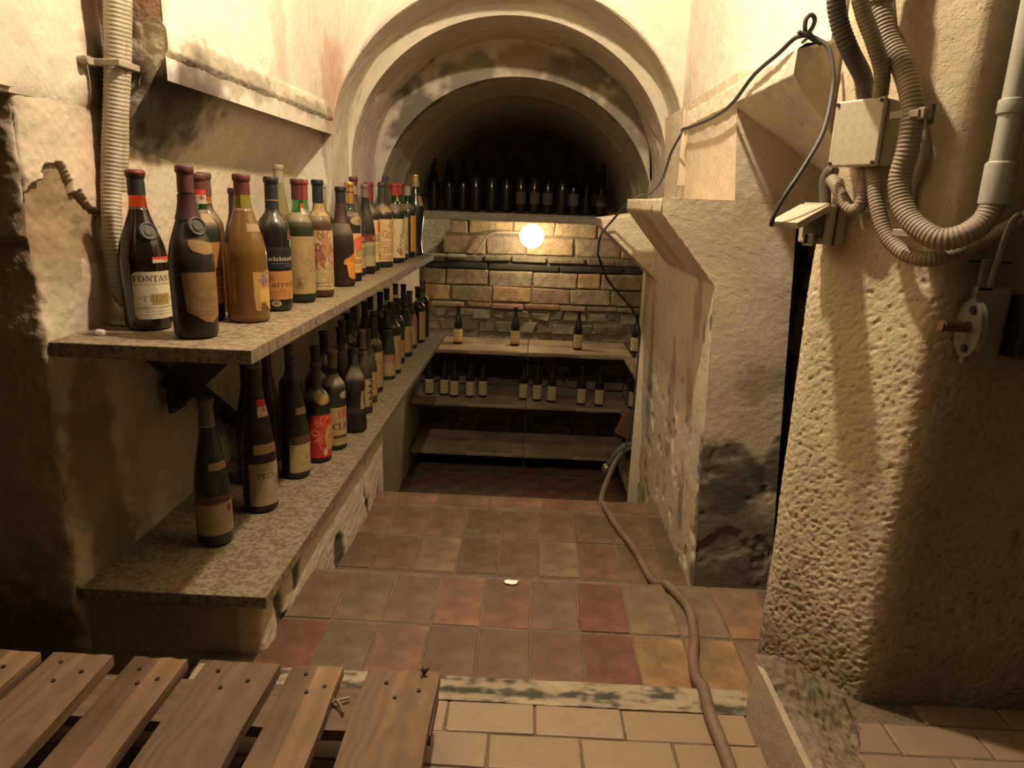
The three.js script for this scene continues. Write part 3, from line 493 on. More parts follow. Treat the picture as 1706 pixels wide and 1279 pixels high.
// ---------------------------------------------------------------- back chamber: right wall, brick back wall
{
  struct('wall_right_back', sheet(quad([0.905, -1.32, -2.6], [0, 0, -3.3], [0, 2.2, 0]), 90, 60, { flip: true, thick: 0.1, disp: lumps(0.014, 5, 0.003), col: wallCol([0.42, 0.33, 0.21], { dirty: 0.6 }) }), M.stucco);
  const back = struct('wall_back', bed(-1.05, 1.05, -1.5, 1.6, -6.0, -5.812), std({ color: lin(0.30, 0.235, 0.15), map: rep(T.clay, 4), bumpMap: rep(T.pitted, 6), bumpScale: 0.012, roughness: 1 }), 'back wall of large old bricks over rubble stone');
  const row = (y, h, ws, off, tones, amp, dep, nm = 'brick') => {
    let x = -0.98 + off, i = 0;
    while (x < 0.95) {
      const w = ws[i % ws.length] * rr(0.94, 1.06), m = tones[(i * 7 + Math.floor(rnd() * 3)) % tones.length];
      const b = part(numbered(nm), rough(w - 0.009, h - 0.008, 0.10, 0.014, amp * 1.4, y * 31 + x * 17, 3), m, back);
      b.position.set(x + w / 2, y + h / 2 + rr(-0.003, 0.003), -5.845 + dep + rr(-0.007, 0.007)); b.rotation.z = rr(-0.012, 0.012); x += w; i++;
    }
  };
  const [b0, b1, b2, b3, b4, b5] = brickTone, st = stoneTone, soot = std({ color: lin(0.055, 0.043, 0.03), map: rep(T.clay, 4), roughness: 1 });
  row(0.625, 0.115, [0.36, 0.34], 0.1, [b2, b0, b0], 0.008, 0.0);
  row(0.47, 0.15, [0.36, 0.33, 0.40], 0.24, [b0, b1, b2], 0.012, 0.0);
  row(0.405, 0.06, [0.28, 0.33, 0.22], 0.0, [st[1], b4, st[0]], 0.016, 0.025);
  row(0.345, 0.06, [0.5, 0.6], 0.1, [soot], 0.006, 0.012, 'stone');
  row(0.212, 0.133, [0.20, 0.345, 0.35, 0.36], 0.08, [b3, b0, b1, b3, b1], 0.008, 0.01);
  row(0.08, 0.132, [0.33, 0.35, 0.34], 0.0, [b1, b4, b3, b3, b5, b1], 0.009, 0.008);
  row(0.03, 0.05, [0.30, 0.22, 0.26], 0.15, [b4, b1, b0, b5], 0.01, 0.022);
  let y = -0.06;
  for (const [h, ws] of [[0.08, [0.16, 0.11, 0.22]], [0.10, [0.14, 0.20, 0.12]], [0.09, [0.22, 0.12, 0.17]], [0.11, [0.2, 0.26, 0.15]], [0.10, [0.25, 0.15, 0.2]], [0.12, [0.22, 0.3]], [0.10, [0.28, 0.2]], [0.12, [0.24, 0.3]], [0.12, [0.3, 0.2]], [0.12, [0.3, 0.24]], [0.14, [0.3, 0.26]]]) { y -= 0; row(y, h, ws, rr(0, 0.12), st, 0.022, rr(-0.01, 0.012), 'stone'); y -= 0.115; }
}

// ---------------------------------------------------------------- stone slabs and their bracket
{
  const slab = (x0, x1, y0, y1, z0, z1) => { const g = rbox(x1 - x0, y1 - y0, z1 - z0, 0.003, 2); return moved(metricUV(g), (x0 + x1) / 2, (y0 + y1) / 2, (z0 + z1) / 2); };
  single('stone_shelf', 'upper speckled stone slab shelf crowded with tall old wine bottles', 'shelf', slab(-0.935, -0.53, 0.576, 0.606, -3.80, -1.297), M.granite);
  single('stone_shelf', 'lower speckled stone slab laid on the whitewashed bench', 'shelf', slab(-0.935, -0.53, 0.047, 0.075, -4.36, -1.297), M.granite);
  const b = thing('shelf_bracket', 'black iron bracket and sloping bar under the upper stone slab', 'bracket', [-0.9, 0.47, -1.7]);
  const rel = (p) => [p[0] + 0.9, p[1] - 0.47, p[2] + 1.7];
  const bar = (a, c, w, t) => { const A = V(rel(a)), C = V(rel(c)), d = C.clone().sub(A), g = rbox(w, d.length(), t, 0.003); g.applyQuaternion(new THREE.Quaternion().setFromUnitVectors(new THREE.Vector3(0, 1, 0), d.normalize())); const m = A.add(C).multiplyScalar(0.5); g.translate(m.x, m.y, m.z); return metricUV(g); };
  part('brace', bar([-0.905, 0.395, -1.71], [-0.675, 0.571, -1.47], 0.085, 0.012), M.ironBlack, b);
  part('wall_plate', moved(rbox(0.014, 0.20, 0.07, 0.003), 0.005, -0.02, 0.0), M.ironBlack, b);
  part('sloping_bar', bar([-0.885, 0.548, -1.55], [-0.885, 0.165, -2.10], 0.034, 0.034), M.ironBlack, b);
  // flaked plaster lying on the upper slab
  single('plaster_flake', 'thin plaster flake lying on the upper stone slab by the wall', 'debris', moved(rough(0.075, 0.006, 0.03, 0.002, 0.008, 4), -0.875, 0.6105, -1.49), M.dullPaint);
  single('pebble', 'small pale crumb of plaster on the near edge of the upper slab', 'debris', moved(rough(0.018, 0.012, 0.014, 0.005, 0.006, 8), -0.868, 0.612, -1.375), M.paper);
}

// ---------------------------------------------------------------- labels: one sheet of printed paper for every bottle
const AT = 2048, CELL = 256, canvas = document.createElement('canvas'); canvas.width = canvas.height = AT;
const ctx = canvas.getContext('2d');
const cellNo = {};
function cell(id, draw) {
  const n = Object.keys(cellNo).length; cellNo[id] = n;
  ctx.save(); ctx.translate((n % 8) * CELL, Math.floor(n / 8) * CELL); ctx.beginPath(); ctx.rect(0, 0, CELL, CELL); ctx.clip(); draw(ctx, CELL); ctx.restore();
}
const fill = (c, col) => { c.fillStyle = col; c.fillRect(0, 0, 256, 256); };
const age = (c, n = 60, col = '70,48,20') => { for (let i = 0; i < n; i++) { c.fillStyle = `rgba(${col},${rr(0.02, 0.10).toFixed(3)})`; c.beginPath(); c.ellipse(rr(0, 256), rr(0, 256), rr(4, 38), rr(3, 22), rr(0, 3), 0, 7); c.fill(); } };
const say = (c, t, x, y, size, col = '#2a1c10', font = 'serif', w = 'bold') => { c.fillStyle = col; c.font = `${w} ${size}px ${font}`; c.textAlign = 'center'; c.fillText(t, x, y); };
const rules = (c, y0, n, dy, col = 'rgba(50,35,20,.55)') => { c.fillStyle = col; for (let i = 0; i < n; i++) { let x = 40 + rr(0, 20); while (x < 205) { const w = rr(8, 26); c.fillRect(x, y0 + i * dy, w, 4); x += w + 5; } } };
const roundCut = (c, r) => { c.globalCompositeOperation = 'destination-in'; c.fillStyle = '#000'; c.beginPath(); c.roundRect ? c.roundRect(2, 2, 252, 252, r) : c.rect(2, 2, 252, 252); c.fill(); c.globalCompositeOperation = 'source-over'; };
const polyCut = (c, pts) => { c.globalCompositeOperation = 'destination-in'; c.fillStyle = '#000'; c.beginPath(); pts.forEach(([x, y], i) => (i ? c.lineTo(x, y) : c.moveTo(x, y))); c.closePath(); c.fill(); c.globalCompositeOperation = 'source-over'; };
const crest = (c, x, y, s, a = '#8a5a3a', b = '#6b7a52') => { c.strokeStyle = a; c.lineWidth = s * 0.09; for (let i = 0; i < 9; i++) { c.beginPath(); c.arc(x + s * Math.cos(i * 0.7) * 0.5, y + s * Math.sin(i * 0.7) * 0.5, s * (0.18 + (i % 3) * 0.07), i, i + 4.2); c.stroke(); } c.fillStyle = b; c.beginPath(); c.moveTo(x - s * 0.25, y - s * 0.3); c.lineTo(x + s * 0.25, y - s * 0.3); c.lineTo(x + s * 0.22, y + s * 0.1); c.lineTo(x, y + s * 0.38); c.lineTo(x - s * 0.22, y + s * 0.1); c.fill(); };
cell('fontana', (c) => { fill(c, '#bdb191'); c.fillStyle = '#cfc5a6'; c.fillRect(0, 74, 256, 182); c.fillStyle = '#6d6245'; c.fillRect(8, 70, 240, 3); say(c, 'FONTANA', 112, 54, 42, '#3a3220'); c.fillStyle = '#9c8450'; c.fillRect(84, 120, 100, 60); say(c, 'FREISA', 122, 160, 44, '#6b5526', 'serif', 'normal'); say(c, 'SEC', 42, 152, 26, '#8d7a4c'); c.fillStyle = '#7c6c44'; c.fillRect(20, 192, 210, 4); rules(c, 212, 2, 16, 'rgba(90,75,40,.5)'); age(c, 30); roundCut(c, 26); });
cell('brown', (c) => { fill(c, '#8a6a40'); age(c, 120, '60,38,14'); say(c, 'Chianti', 130, 90, 30, '#6a4f2c', 'serif', 'italic'); say(c, 'Vecchio', 140, 150, 34, '#5d4526', 'serif', 'italic'); rules(c, 190, 2, 16, 'rgba(80,55,28,.5)'); polyCut(c, [[0, 4], [60, 0], [256, 8], [256, 215], [190, 225], [150, 250], [100, 238], [50, 205], [14, 190]]); });
cell('crescent', (c) => { fill(c, '#8f7345'); age(c, 60); polyCut(c, [[0, 10], [40, 0], [128, 30], [256, 90], [256, 190], [200, 240], [110, 250], [30, 190], [0, 110]]); });
cell('torn', (c) => { fill(c, '#b18a4a'); age(c, 60); crest(c, 80, 70, 60, '#6a4050', '#7a6a7a'); c.fillStyle = '#c59a50'; c.fillRect(40, 120, 216, 130); crest(c, 60, 225, 40, '#3a2a18', '#4a3820'); polyCut(c, [[0, 20], [60, 26], [200, 0], [256, 20], [256, 250], [120, 250], [70, 200], [40, 250], [10, 246], [0, 160]]); });
cell('nebbiolo', (c) => { fill(c, '#110e0c'); c.fillStyle = '#2a211a'; c.fillRect(0, 0, 256, 30); say(c, 'Nebbiolo', 128, 160, 62, '#b9ab8c', 'serif'); c.fillStyle = '#7c705a'; c.fillRect(60, 188, 150, 6); say(c, 'CENTO', 200, 230, 22, '#8a7d65'); });
cell('carretta', (c) => { fill(c, '#b0783c'); age(c, 50); say(c, 'Carretta', 132, 138, 58, '#3c2412', 'serif'); crest(c, 40, 60, 44, '#7a4a20', '#8a5a28'); rules(c, 175, 3, 20, 'rgba(70,40,15,.6)'); roundCut(c, 40); });
cell('badge', (c) => { c.fillStyle = '#a89470'; c.beginPath(); c.ellipse(128, 150, 110, 90, 0, 0, 7); c.fill(); crest(c, 128, 140, 100, '#5a3a28', '#7a5a40'); });
cell('monogram', (c) => { fill(c, '#241a18'); c.strokeStyle = '#9a5a50'; c.lineWidth = 22; c.strokeRect(40, 30, 176, 200); say(c, 'B', 128, 190, 150, '#b06a58'); });
cell('crestpaper', (c) => { fill(c, '#a2895a'); age(c, 70); crest(c, 178, 112, 110, '#8a7850', '#94804f'); crest(c, 70, 210, 44, '#74603c', '#6a5634'); });
cell('ornate', (c) => { fill(c, '#b39b6c'); age(c, 60); crest(c, 120, 70, 120, '#8a5a38', '#a07450'); crest(c, 70, 110, 70, '#7a4030', '#9a5a40'); c.fillStyle = '#b83a34'; c.fillRect(190, 88, 56, 42); c.fillRect(190, 134, 56, 40); crest(c, 150, 190, 70, '#94804f', '#a08a58'); rules(c, 222, 2, 14); });
cell('shield', (c) => { const g = ['#c07822', '#d08a2c']; fill(c, g[0]); c.fillStyle = g[1]; c.fillRect(40, 90, 216, 140); age(c, 40); rules(c, 150, 4, 22, 'rgba(120,60,10,.6)'); polyCut(c, [[100, 40], [180, 0], [256, 6], [256, 246], [120, 250], [60, 222], [40, 120], [0, 110], [14, 70]]); });
cell('kegs', (c) => { fill(c, '#c9a566'); c.fillStyle = '#d0603c'; c.beginPath(); c.ellipse(130, 66, 70, 48, 0, 0, 7); c.fill(); say(c, 'EL', 120, 150, 62, '#8a3a1c'); say(c, 'RISERVA', 128, 196, 40, '#3a2616'); rules(c, 214, 2, 16); age(c, 30); });
cell('ovaltop', (c) => { c.fillStyle = '#94845c'; c.beginPath(); c.ellipse(128, 120, 120, 105, 0, 0, 7); c.fill(); say(c, 'G', 170, 160, 120, '#3a3020'); });
cell('medal', (c) => { fill(c, '#cdb47c'); c.fillStyle = '#c9482e'; c.beginPath(); c.arc(150, 44, 36, 0, 7); c.fill(); c.strokeStyle = '#a8542e'; c.lineWidth = 6; c.beginPath(); c.arc(150, 44, 46, 0, 7); c.stroke(); say(c, 'MARTINI', 128, 128, 56, '#6a5030'); rules(c, 150, 2, 18); rules(c, 190, 1, 18); c.fillStyle = '#c4502f'; c.fillRect(130, 204, 50, 30); age(c, 30); });
cell('letter', (c) => { fill(c, '#c7a673'); say(c, 'L B', 165, 50, 44, '#5a3c28'); say(c, 'Grign', 148, 112, 60, '#7a5634', 'serif', 'normal'); rules(c, 135, 3, 14); say(c, 'Dolce', 140, 202, 46, '#6d4a2c', 'serif', 'normal'); rules(c, 220, 2, 14); age(c, 30); });
cell('script', (c) => { fill(c, '#cbb583'); c.save(); c.translate(140, 128); c.rotate(-1.2); say(c, 'Barbera', 0, -6, 64, '#4a4034', 'serif', 'italic'); c.restore(); crest(c, 110, 216, 40, '#94402e', '#8a6a50'); age(c, 24); roundCut(c, 26); });
cell('amber', (c) => { fill(c, '#c08a34'); rules(c, 60, 8, 20, 'rgba(120,70,15,.4)'); age(c, 20); });
cell('plainlow', (c) => { fill(c, '#a09060'); c.fillStyle = '#6a2e26'; c.fillRect(0, 0, 256, 60); say(c, 'CH', 128, 46, 40, '#d0b48a'); c.fillStyle = '#7f8058'; c.fillRect(0, 92, 256, 80); age(c, 40); });
cell('langa', (c) => { fill(c, '#a39272'); c.fillStyle = '#5e432a'; c.fillRect(0, 0, 256, 54); say(c, 'LANGA', 140, 42, 38, '#251a12'); c.fillStyle = '#7a3526'; c.beginPath(); c.moveTo(190, 70); c.lineTo(220, 70); c.lineTo(218, 110); c.lineTo(205, 122); c.lineTo(192, 110); c.fill(); rules(c, 170, 3, 16, 'rgba(90,75,50,.35)'); age(c, 26); });
cell('trentino', (c) => { fill(c, '#9c8c6c'); say(c, 'Vini', 150, 48, 30, '#6a5638', 'serif', 'italic'); say(c, 'TREN', 120, 92, 48, '#5e4626'); crest(c, 215, 120, 50, '#5e4626', '#6a4a30'); rules(c, 160, 4, 18, 'rgba(90,75,50,.4)'); age(c, 36); });
cell('cream', (c) => { fill(c, '#a8935f'); c.fillStyle = '#4c3524'; c.fillRect(0, 0, 256, 60); say(c, 'LU', 170, 170, 60, '#7a6236'); rules(c, 195, 1, 16, 'rgba(90,70,40,.4)'); age(c, 30); });
cell('redlabel', (c) => { fill(c, '#b02a1a'); crest(c, 110, 100, 130, '#c8693c', '#b8452a'); c.fillStyle = '#b58a50'; c.beginPath(); c.ellipse(190, 140, 66, 80, 0, 0, 7); c.fill(); say(c, 'Vino', 195, 150, 34, '#6a2a18'); c.fillStyle = '#b89a66'; c.beginPath(); c.ellipse(130, 220, 22, 26, 0.5, 0, 7); c.fill(); age(c, 16, '40,10,5'); });
cell('clan', (c) => { fill(c, '#a58a56'); c.fillStyle = '#a8502e'; for (let i = 0; i < 4; i++) c.fillRect(120 + i * 30, 14, 18, 60); say(c, 'CLA', 140, 150, 62, '#3a2816'); c.fillStyle = '#54391e'; c.fillRect(80, 188, 150, 20); rules(c, 222, 1, 14); age(c, 40); });
cell('smallpaper', (c) => { fill(c, '#97805a'); age(c, 30); });
cell('zigzag', (c) => { fill(c, '#9b8458'); c.strokeStyle = '#3a2a18'; c.lineWidth = 20; c.beginPath(); for (let i = 0; i < 9; i++) c.lineTo(120 + (i % 2 ? 60 : -40), 10 + i * 29); c.stroke(); age(c, 30); });
cell('tan', (c) => { fill(c, '#957a4c'); say(c, 'Barolo', 140, 90, 42, '#6d5530', 'serif', 'italic'); rules(c, 130, 4, 20, 'rgba(80,60,30,.35)'); age(c, 50); });
cell('ring', (c) => { fill(c, '#9c8052'); c.strokeStyle = '#6d5530'; c.lineWidth = 8; c.beginPath(); c.ellipse(150, 110, 60, 74, 0, 0, 7); c.stroke(); age(c, 40); });
cell('letterC', (c) => { fill(c, '#93794c'); say(c, 'C', 140, 150, 90, '#54401f', 'serif', 'normal'); c.strokeStyle = '#54401f'; c.lineWidth = 6; c.beginPath(); c.arc(140, 205, 30, 0, 7); c.stroke(); age(c, 40); });
cell('pinkish', (c) => { fill(c, '#8a6048'); c.fillStyle = '#99805a'; c.fillRect(0, 100, 256, 156); age(c, 40); });
cell('yellow', (c) => { fill(c, '#d6c083'); c.strokeStyle = '#b99a54'; c.lineWidth = 8; c.strokeRect(10, 10, 236, 236); say(c, 'Riserva', 128, 96, 46, '#7a6030', 'serif', 'italic'); rules(c, 130, 4, 18, 'rgba(110,85,40,.5)'); c.fillStyle = '#c08a2a'; c.fillRect(14, 220, 228, 22); });
cell('white', (c) => { fill(c, '#c3b184'); say(c, 'Riserva', 128, 90, 44, '#5d4a28', 'serif', 'italic'); rules(c, 120, 5, 16, 'rgba(80,60,30,.5)'); c.fillStyle = '#8a4a2a'; c.fillRect(110, 214, 50, 14); age(c, 16); });
cell('greypaper', (c) => { fill(c, '#4e4238'); age(c, 20); });
cell('tricolor', (c) => { fill(c, '#b9a98a'); c.fillStyle = '#c03326'; c.fillRect(0, 0, 256, 110); crest(c, 150, 150, 70, '#7a2a22', '#a04a3a'); });
const sheetTex = new THREE.CanvasTexture(canvas); sheetTex.colorSpace = THREE.SRGBColorSpace; sheetTex.magFilter = THREE.LinearFilter;
M.label = std({ map: sheetTex, alphaTest: 0.5, roughness: 0.75, side: THREE.DoubleSide });

// ---------------------------------------------------------------- bottles
const SHAPES = { // [radius / R, height / H]; neck radii in metres are divided by R when used
  bordeaux: [[0.90, 0], [1, 0.012], [1, 0.58], [0.985, 0.62], [0.90, 0.665], [0.70, 0.70], [0.48, 0.735], [0.385, 0.78], [0.37, 0.86], [0.36, 1]],
  burgundy: [[0.90, 0], [1, 0.012], [1, 0.44], [0.97, 0.50], [0.86, 0.575], [0.68, 0.66], [0.50, 0.74], [0.40, 0.80], [0.355, 0.88], [0.34, 1]],
  albeisa: [[0.88, 0], [0.97, 0.012], [1, 0.40], [0.985, 0.47], [0.86, 0.56], [0.64, 0.65], [0.45, 0.73], [0.36, 0.79], [0.33, 0.87], [0.315, 1]],
  flute: [[0.90, 0], [1, 0.012], [1, 0.34], [0.97, 0.43], [0.86, 0.53], [0.70, 0.64], [0.53, 0.74], [0.42, 0.82], [0.37, 0.90], [0.35, 1]],
  waist: [[0.92, 0], [1.02, 0.02], [1.03, 0.10], [0.94, 0.22], [0.80, 0.32], [0.80, 0.40], [0.90, 0.48], [0.95, 0.56], [0.88, 0.64], [0.62, 0.72], [0.44, 0.79], [0.37, 0.87], [0.345, 1]],
  bell: [[0.92, 0], [1.0, 0.015], [1.0, 0.14], [0.97, 0.30], [0.98, 0.44], [0.90, 0.53], [0.70, 0.61], [0.50, 0.68], [0.42, 0.74], [0.37, 0.84], [0.35, 1]],
  amphora: [[0.80, 0], [0.92, 0.012], [0.80, 0.10], [0.74, 0.20], [0.88, 0.36], [1.0, 0.50], [0.92, 0.62], [0.64, 0.74], [0.46, 0.82], [0.38, 0.90], [0.35, 1]],
};
function profileOf(shape, R, H) {
  const c = new THREE.CatmullRomCurve3(SHAPES[shape].map(([r, y]) => new THREE.Vector3(r * R, y * H, 0)), false, 'catmullrom', 0.3);
  const t = []; for (let i = 0; i <= 200; i++) { const p = c.getPoint(i / 200); t.push([p.x, p.y]); }
  const rad = (y) => { let i = 1; while (i < 200 && t[i][1] < y) i++; const k = clamp((y - t[i - 1][1]) / Math.max(1e-6, t[i][1] - t[i - 1][1])); return lerp(t[i - 1][0], t[i][0], k); };
  return rad;
}
const glassCache = {};
function glassMat(dusty) { const k = 'b' + dusty; return (glassCache[k] ??= new THREE.MeshPhysicalMaterial({ vertexColors: true, roughness: 0.12 + 0.4 * dusty, specularIntensity: 0.75 - 0.5 * dusty, clearcoat: 0.75 - 0.68 * dusty, clearcoatRoughness: 0.05 + 0.15 * dusty, bumpMap: rep(T.dust, 3), bumpScale: 0.0004 * dusty })); }
function neckMat(c) { const k = 'n' + c.join(); return (glassCache[k] ??= new THREE.MeshPhysicalMaterial({ color: lin(...c.map((v) => Math.sqrt(v))), transmission: 1, thickness: 0, roughness: 0.18, ior: 1.5 })); }
function capMat(c, metal = 0) { const k = 'c' + c.join() + metal; return (glassCache[k] ??= std({ color: lin(...c.map((v) => v * (metal ? 1 : 0.5))), roughness: metal ? 0.32 : 0.55, metalness: metal, bumpMap: rep(T.dust, 2), bumpScale: 0.0006 })); }
const DUST = [0.22, 0.18, 0.115];
function bottle(o) {
  const { H, R = 0.04, shape = 'bordeaux', glass = [0.02, 0.016, 0.01], wine, fill = 0.70, neck, cap = [0.2, 0.03, 0.03], capH = 0.06, metal = 0, dust = 0.4, labels = [], seal, band, cork } = o;
  const rad = profileOf(shape, R, H), t = thing('wine_bottle', o.label, 'bottle', [o.x, o.y, o.z], 0, o.group);
  const sg = o.seg || 36, yf = neck ? fill * H : H - 0.004;
  // filled part of the bottle with its dust
  const prof = [[0.0005, 0.006], [rad(0) * 0.75, 0.0015], [rad(0), 0.0008]];
  const steps = 44; for (let i = 1; i <= steps; i++) { const y = (yf * i) / steps; prof.push([rad(y), y]); }
  prof.push([0.0005, yf]);
  const g = lathe(prof, sg); const p = g.attributes.position, n = g.attributes.normal, cols = [], sd = o.x * 31 + o.z * 17;
  for (let i = 0; i < p.count; i++) {
    const y = p.getY(i), up = n.getY(i), a = fbm(p.getX(i) * 30 + sd, y * 14, p.getZ(i) * 30, 3);
    const d = clamp(dust * (0.03 + 0.95 * sstep(0.10, 0.62, up) + 0.05 * sstep(0.25, 0.6, y / H)) * (1 + 1.5 * a));
    cols.push(...mix3(glass.map((v) => v * 0.7), DUST, d));
  }
  g.setAttribute('color', new THREE.Float32BufferAttribute(cols, 3));
  part('body', g, glassMat(dust > 0.75 ? 0.95 : dust > 0.35 ? 0.6 : dust > 0.1 ? 0.3 : 0.05), t);
  const y0 = H - capH;
  if (neck && y0 > yf) { const q = []; for (let i = 0; i <= 16; i++) { const y = lerp(yf - 0.001, y0 + 0.004, i / 16); q.push([rad(y), y]); } part('neck', lathe(q, sg), neckMat(neck), t); }
  // capsule with its bead and top
  const cp = [], e = 0.0011; for (let i = 0; i <= 14; i++) { const y = lerp(y0, H - 0.016, i / 14); cp.push([rad(y) + e, y]); }
  const rt = rad(H) + e; cp.push([rt + 0.0022, H - 0.0145], [rt + 0.0028, H - 0.009], [rt + 0.0022, H - 0.003], [rt + 0.0004, H - 0.0004], [rt * 0.85, H], [0.0004, H - 0.0006]);
  const cpm = part('capsule', lathe(cp, sg), capMat(cap, metal), t);
  if (o.topCap) part('capsule_top', moved(lathe([[0.0004, 0.0012], [rt * 0.85, 0.0012], [rt + 0.0034, -0.002], [rt + 0.0036, -0.009], [rt + 0.001, -0.0105]], sg), 0, H, 0), capMat(o.topCap), cpm);
  if (band) for (const [yb, hb, cb] of band) { const bp = []; for (let i = 0; i <= 4; i++) { const y = yb + (hb * i) / 4; bp.push([rad(y) + e + 0.0007, y]); } part('band', lathe(bp, sg), capMat(cb), cpm); }
  for (const [id, yb, h, ang, w, nm] of labels) part(nm || 'label', patch(rad, yb, h, ang, w, id), M.label, t);
  if (seal) {
    const [ys, as, rs] = seal, ring = new THREE.TorusGeometry(rs * 0.88, 0.0022, 8, 28); ring.rotateX(Math.PI / 2); ring.translate(0, 0.0025, 0);
    const sl = merge([new THREE.CylinderGeometry(rs, rs * 1.05, 0.005, 24), ring, moved(new THREE.CylinderGeometry(rs * 0.5, rs * 0.6, 0.003, 7), 0, 0.003, 0)]);
    sl.rotateX(Math.PI / 2); sl.rotateX(-Math.atan2(rad(ys - 0.015) - rad(ys + 0.015), 0.03)); sl.translate(0, ys, rad(ys) - 0.0005); sl.rotateY((as * Math.PI) / 180);
    part('seal', sl, M.sealGlass, t);
  }
  return t;
}
M.sealGlass = std({ color: lin(0.055, 0.045, 0.03), roughness: 0.5 });
// a paper patch that hugs the bottle: yb, height h, centre angle (0 faces +z, 90 faces +x) and width in degrees
function patch(rad, yb, h, ang, w, id) {
  const n = cellNo[id]; if (n === undefined) throw new Error('no label ' + id);
  const cx = (n % 8) / 8, cy = 1 - (Math.floor(n / 8) + 1) / 8, pos = [], uv = [], idx = [], nu = 22, nv = 10;
  for (let j = 0; j <= nv; j++) for (let i = 0; i <= nu; i++) {
    const a = ((ang + (i / nu - 0.5) * w) * Math.PI) / 180, y = yb + (h * j) / nv, r = rad(y) + 0.0007;
    pos.push(Math.sin(a) * r, y, Math.cos(a) * r); uv.push(cx + (0.004 + 0.992 * (i / nu)) / 8, cy + (0.004 + 0.992 * (j / nv)) / 8);
  }
  for (let j = 0; j < nv; j++) for (let i = 0; i < nu; i++) { const a = j * (nu + 1) + i; idx.push(a, a + 1, a + nu + 2, a, a + nu + 2, a + nu + 1); }
  const g = new THREE.BufferGeometry(); g.setAttribute('position', new THREE.Float32BufferAttribute(pos, 3)); g.setAttribute('uv', new THREE.Float32BufferAttribute(uv, 2)); g.setIndex(idx); g.computeVertexNormals(); return g;
}
const GREEN = [0.10, 0.42, 0.12], PALEGREEN = [0.30, 0.52, 0.26], OLIVE = [0.42, 0.42, 0.10], REDNECK = [0.50, 0.07, 0.02];
const RED = [0.30, 0.025, 0.02], WINE = [0.16, 0.03, 0.025], BLACK = [0.018, 0.015, 0.013], BROWN = [0.10, 0.05, 0.03], GOLD = [0.55, 0.36, 0.10], CREAM = [0.55, 0.46, 0.28], DKGREEN = [0.035, 0.04, 0.025];
const DARK = [0.016, 0.012, 0.009], GREENGLASS = [0.022, 0.030, 0.012];
{
  const Y = 0.6065, U = (o) => bottle({ y: Y, group: 'old bottles on the upper stone slab', ...o });
  U({ label: 'dark bottle with a red glowing neck and white label reading FONTANA by the conduits', x: -0.822, z: -1.475, H: 0.327, R: 0.0475, shape: 'albeisa', glass: [0.02, 0.008, 0.006], fill: 0.775, neck: REDNECK, cap: DKGREEN, capH: 0.05, topCap: RED, dust: 0.06, labels: [['fontana', 0.025, 0.10, 62, 128], ['tricolor', 0.142, 0.012, 85, 70, 'neck_label']], seal: [0.205, 55, 0.019] });
  U({ label: 'dusty dark bottle with round embossed seal and brown torn label, nearest on upper slab', x: -0.685, z: -1.406, H: 0.338, R: 0.0435, shape: 'albeisa', glass: [0.035, 0.022, 0.018], cap: [0.20, 0.06, 0.045], capH: 0.052, dust: 0.42, labels: [['brown', 0.03, 0.105, 62, 125], ['crescent', 0.168, 0.03, 68, 95, 'neck_label']], band: [[0.235, 0.048, [0.12, 0.03, 0.025]]], seal: [0.222, 58, 0.019] });
  U({ label: 'green-necked bottle with ragged white and red neck strip, half behind the nearest dusty bottle', x: -0.752, z: -1.60, H: 0.328, R: 0.040, glass: GREENGLASS, fill: 0.76, neck: GREEN, cap: [0.22, 0.06, 0.04], capH: 0.034, dust: 0.8, labels: [['tricolor', 0.262, 0.034, 40, 150, 'neck_label'], ['carretta', 0.04, 0.14, 70, 150], ['smallpaper', 0.222, 0.02, 60, 60, 'label']] });
  U({ label: 'amber-necked bottle with brown capsule, behind the green-necked one', x: -0.79, z: -1.715, H: 0.333, R: 0.038, glass: [0.12, 0.05, 0.02], fill: 0.8, neck: [0.55, 0.22, 0.07], cap: [0.20, 0.09, 0.06], capH: 0.055, dust: 0.5 });
  U({ label: 'amber white-wine bottle with red wax cap and torn yellow label', x: -0.658, z: -1.612, H: 0.330, R: 0.0465, shape: 'burgundy', glass: [0.23, 0.115, 0.028], fill: 0.775, neck: [0.50, 0.50, 0.10], cap: [0.24, 0.05, 0.035], capH: 0.045, dust: 0.34, labels: [['torn', 0.025, 0.10, 98, 120], ['smallpaper', 0.205, 0.018, 62, 62, 'neck_label']] });
  U({ label: 'dusty bottle mostly hidden between the amber bottle and the wall', x: -0.78, z: -1.86, H: 0.30, R: 0.038, shape: 'burgundy', glass: GREENGLASS, cap: BROWN, dust: 0.9 });
  U({ label: 'glossy black bottle lettered Nebbiolo above an orange label', x: -0.655, z: -1.785, H: 0.330, R: 0.0405, glass: BLACK, cap: [0.03, 0.035, 0.03], capH: 0.075, dust: 0.25, labels: [['nebbiolo', 0.108, 0.052, 42, 118], ['carretta', 0.03, 0.072, 46, 124], ['badge', 0.012, 0.022, 20, 40, 'label'], ['monogram', 0.178, 0.022, 84, 26, 'neck_label']], band: [[0.272, 0.003, GOLD], [0.318, 0.002, GOLD]] });
  U({ label: 'dusty bottle with dark red capsule on a green neck and a faded crested label', x: -0.642, z: -1.942, H: 0.330, R: 0.0395, glass: GREENGLASS, fill: 0.735, neck: GREEN, cap: [0.20, 0.028, 0.035], capH: 0.055, dust: 0.85, labels: [['crestpaper', 0.025, 0.155, 52, 165], ['tricolor', 0.238, 0.028, 75, 60, 'neck_label']] });
  U({ label: 'tall pale bottle with a cream cap rising behind the red-capped one', x: -0.795, z: -2.235, H: 0.375, R: 0.038, shape: 'flute', glass: [0.16, 0.15, 0.07], fill: 0.6, neck: [0.60, 0.60, 0.36], cap: CREAM, capH: 0.055, dust: 0.4 });
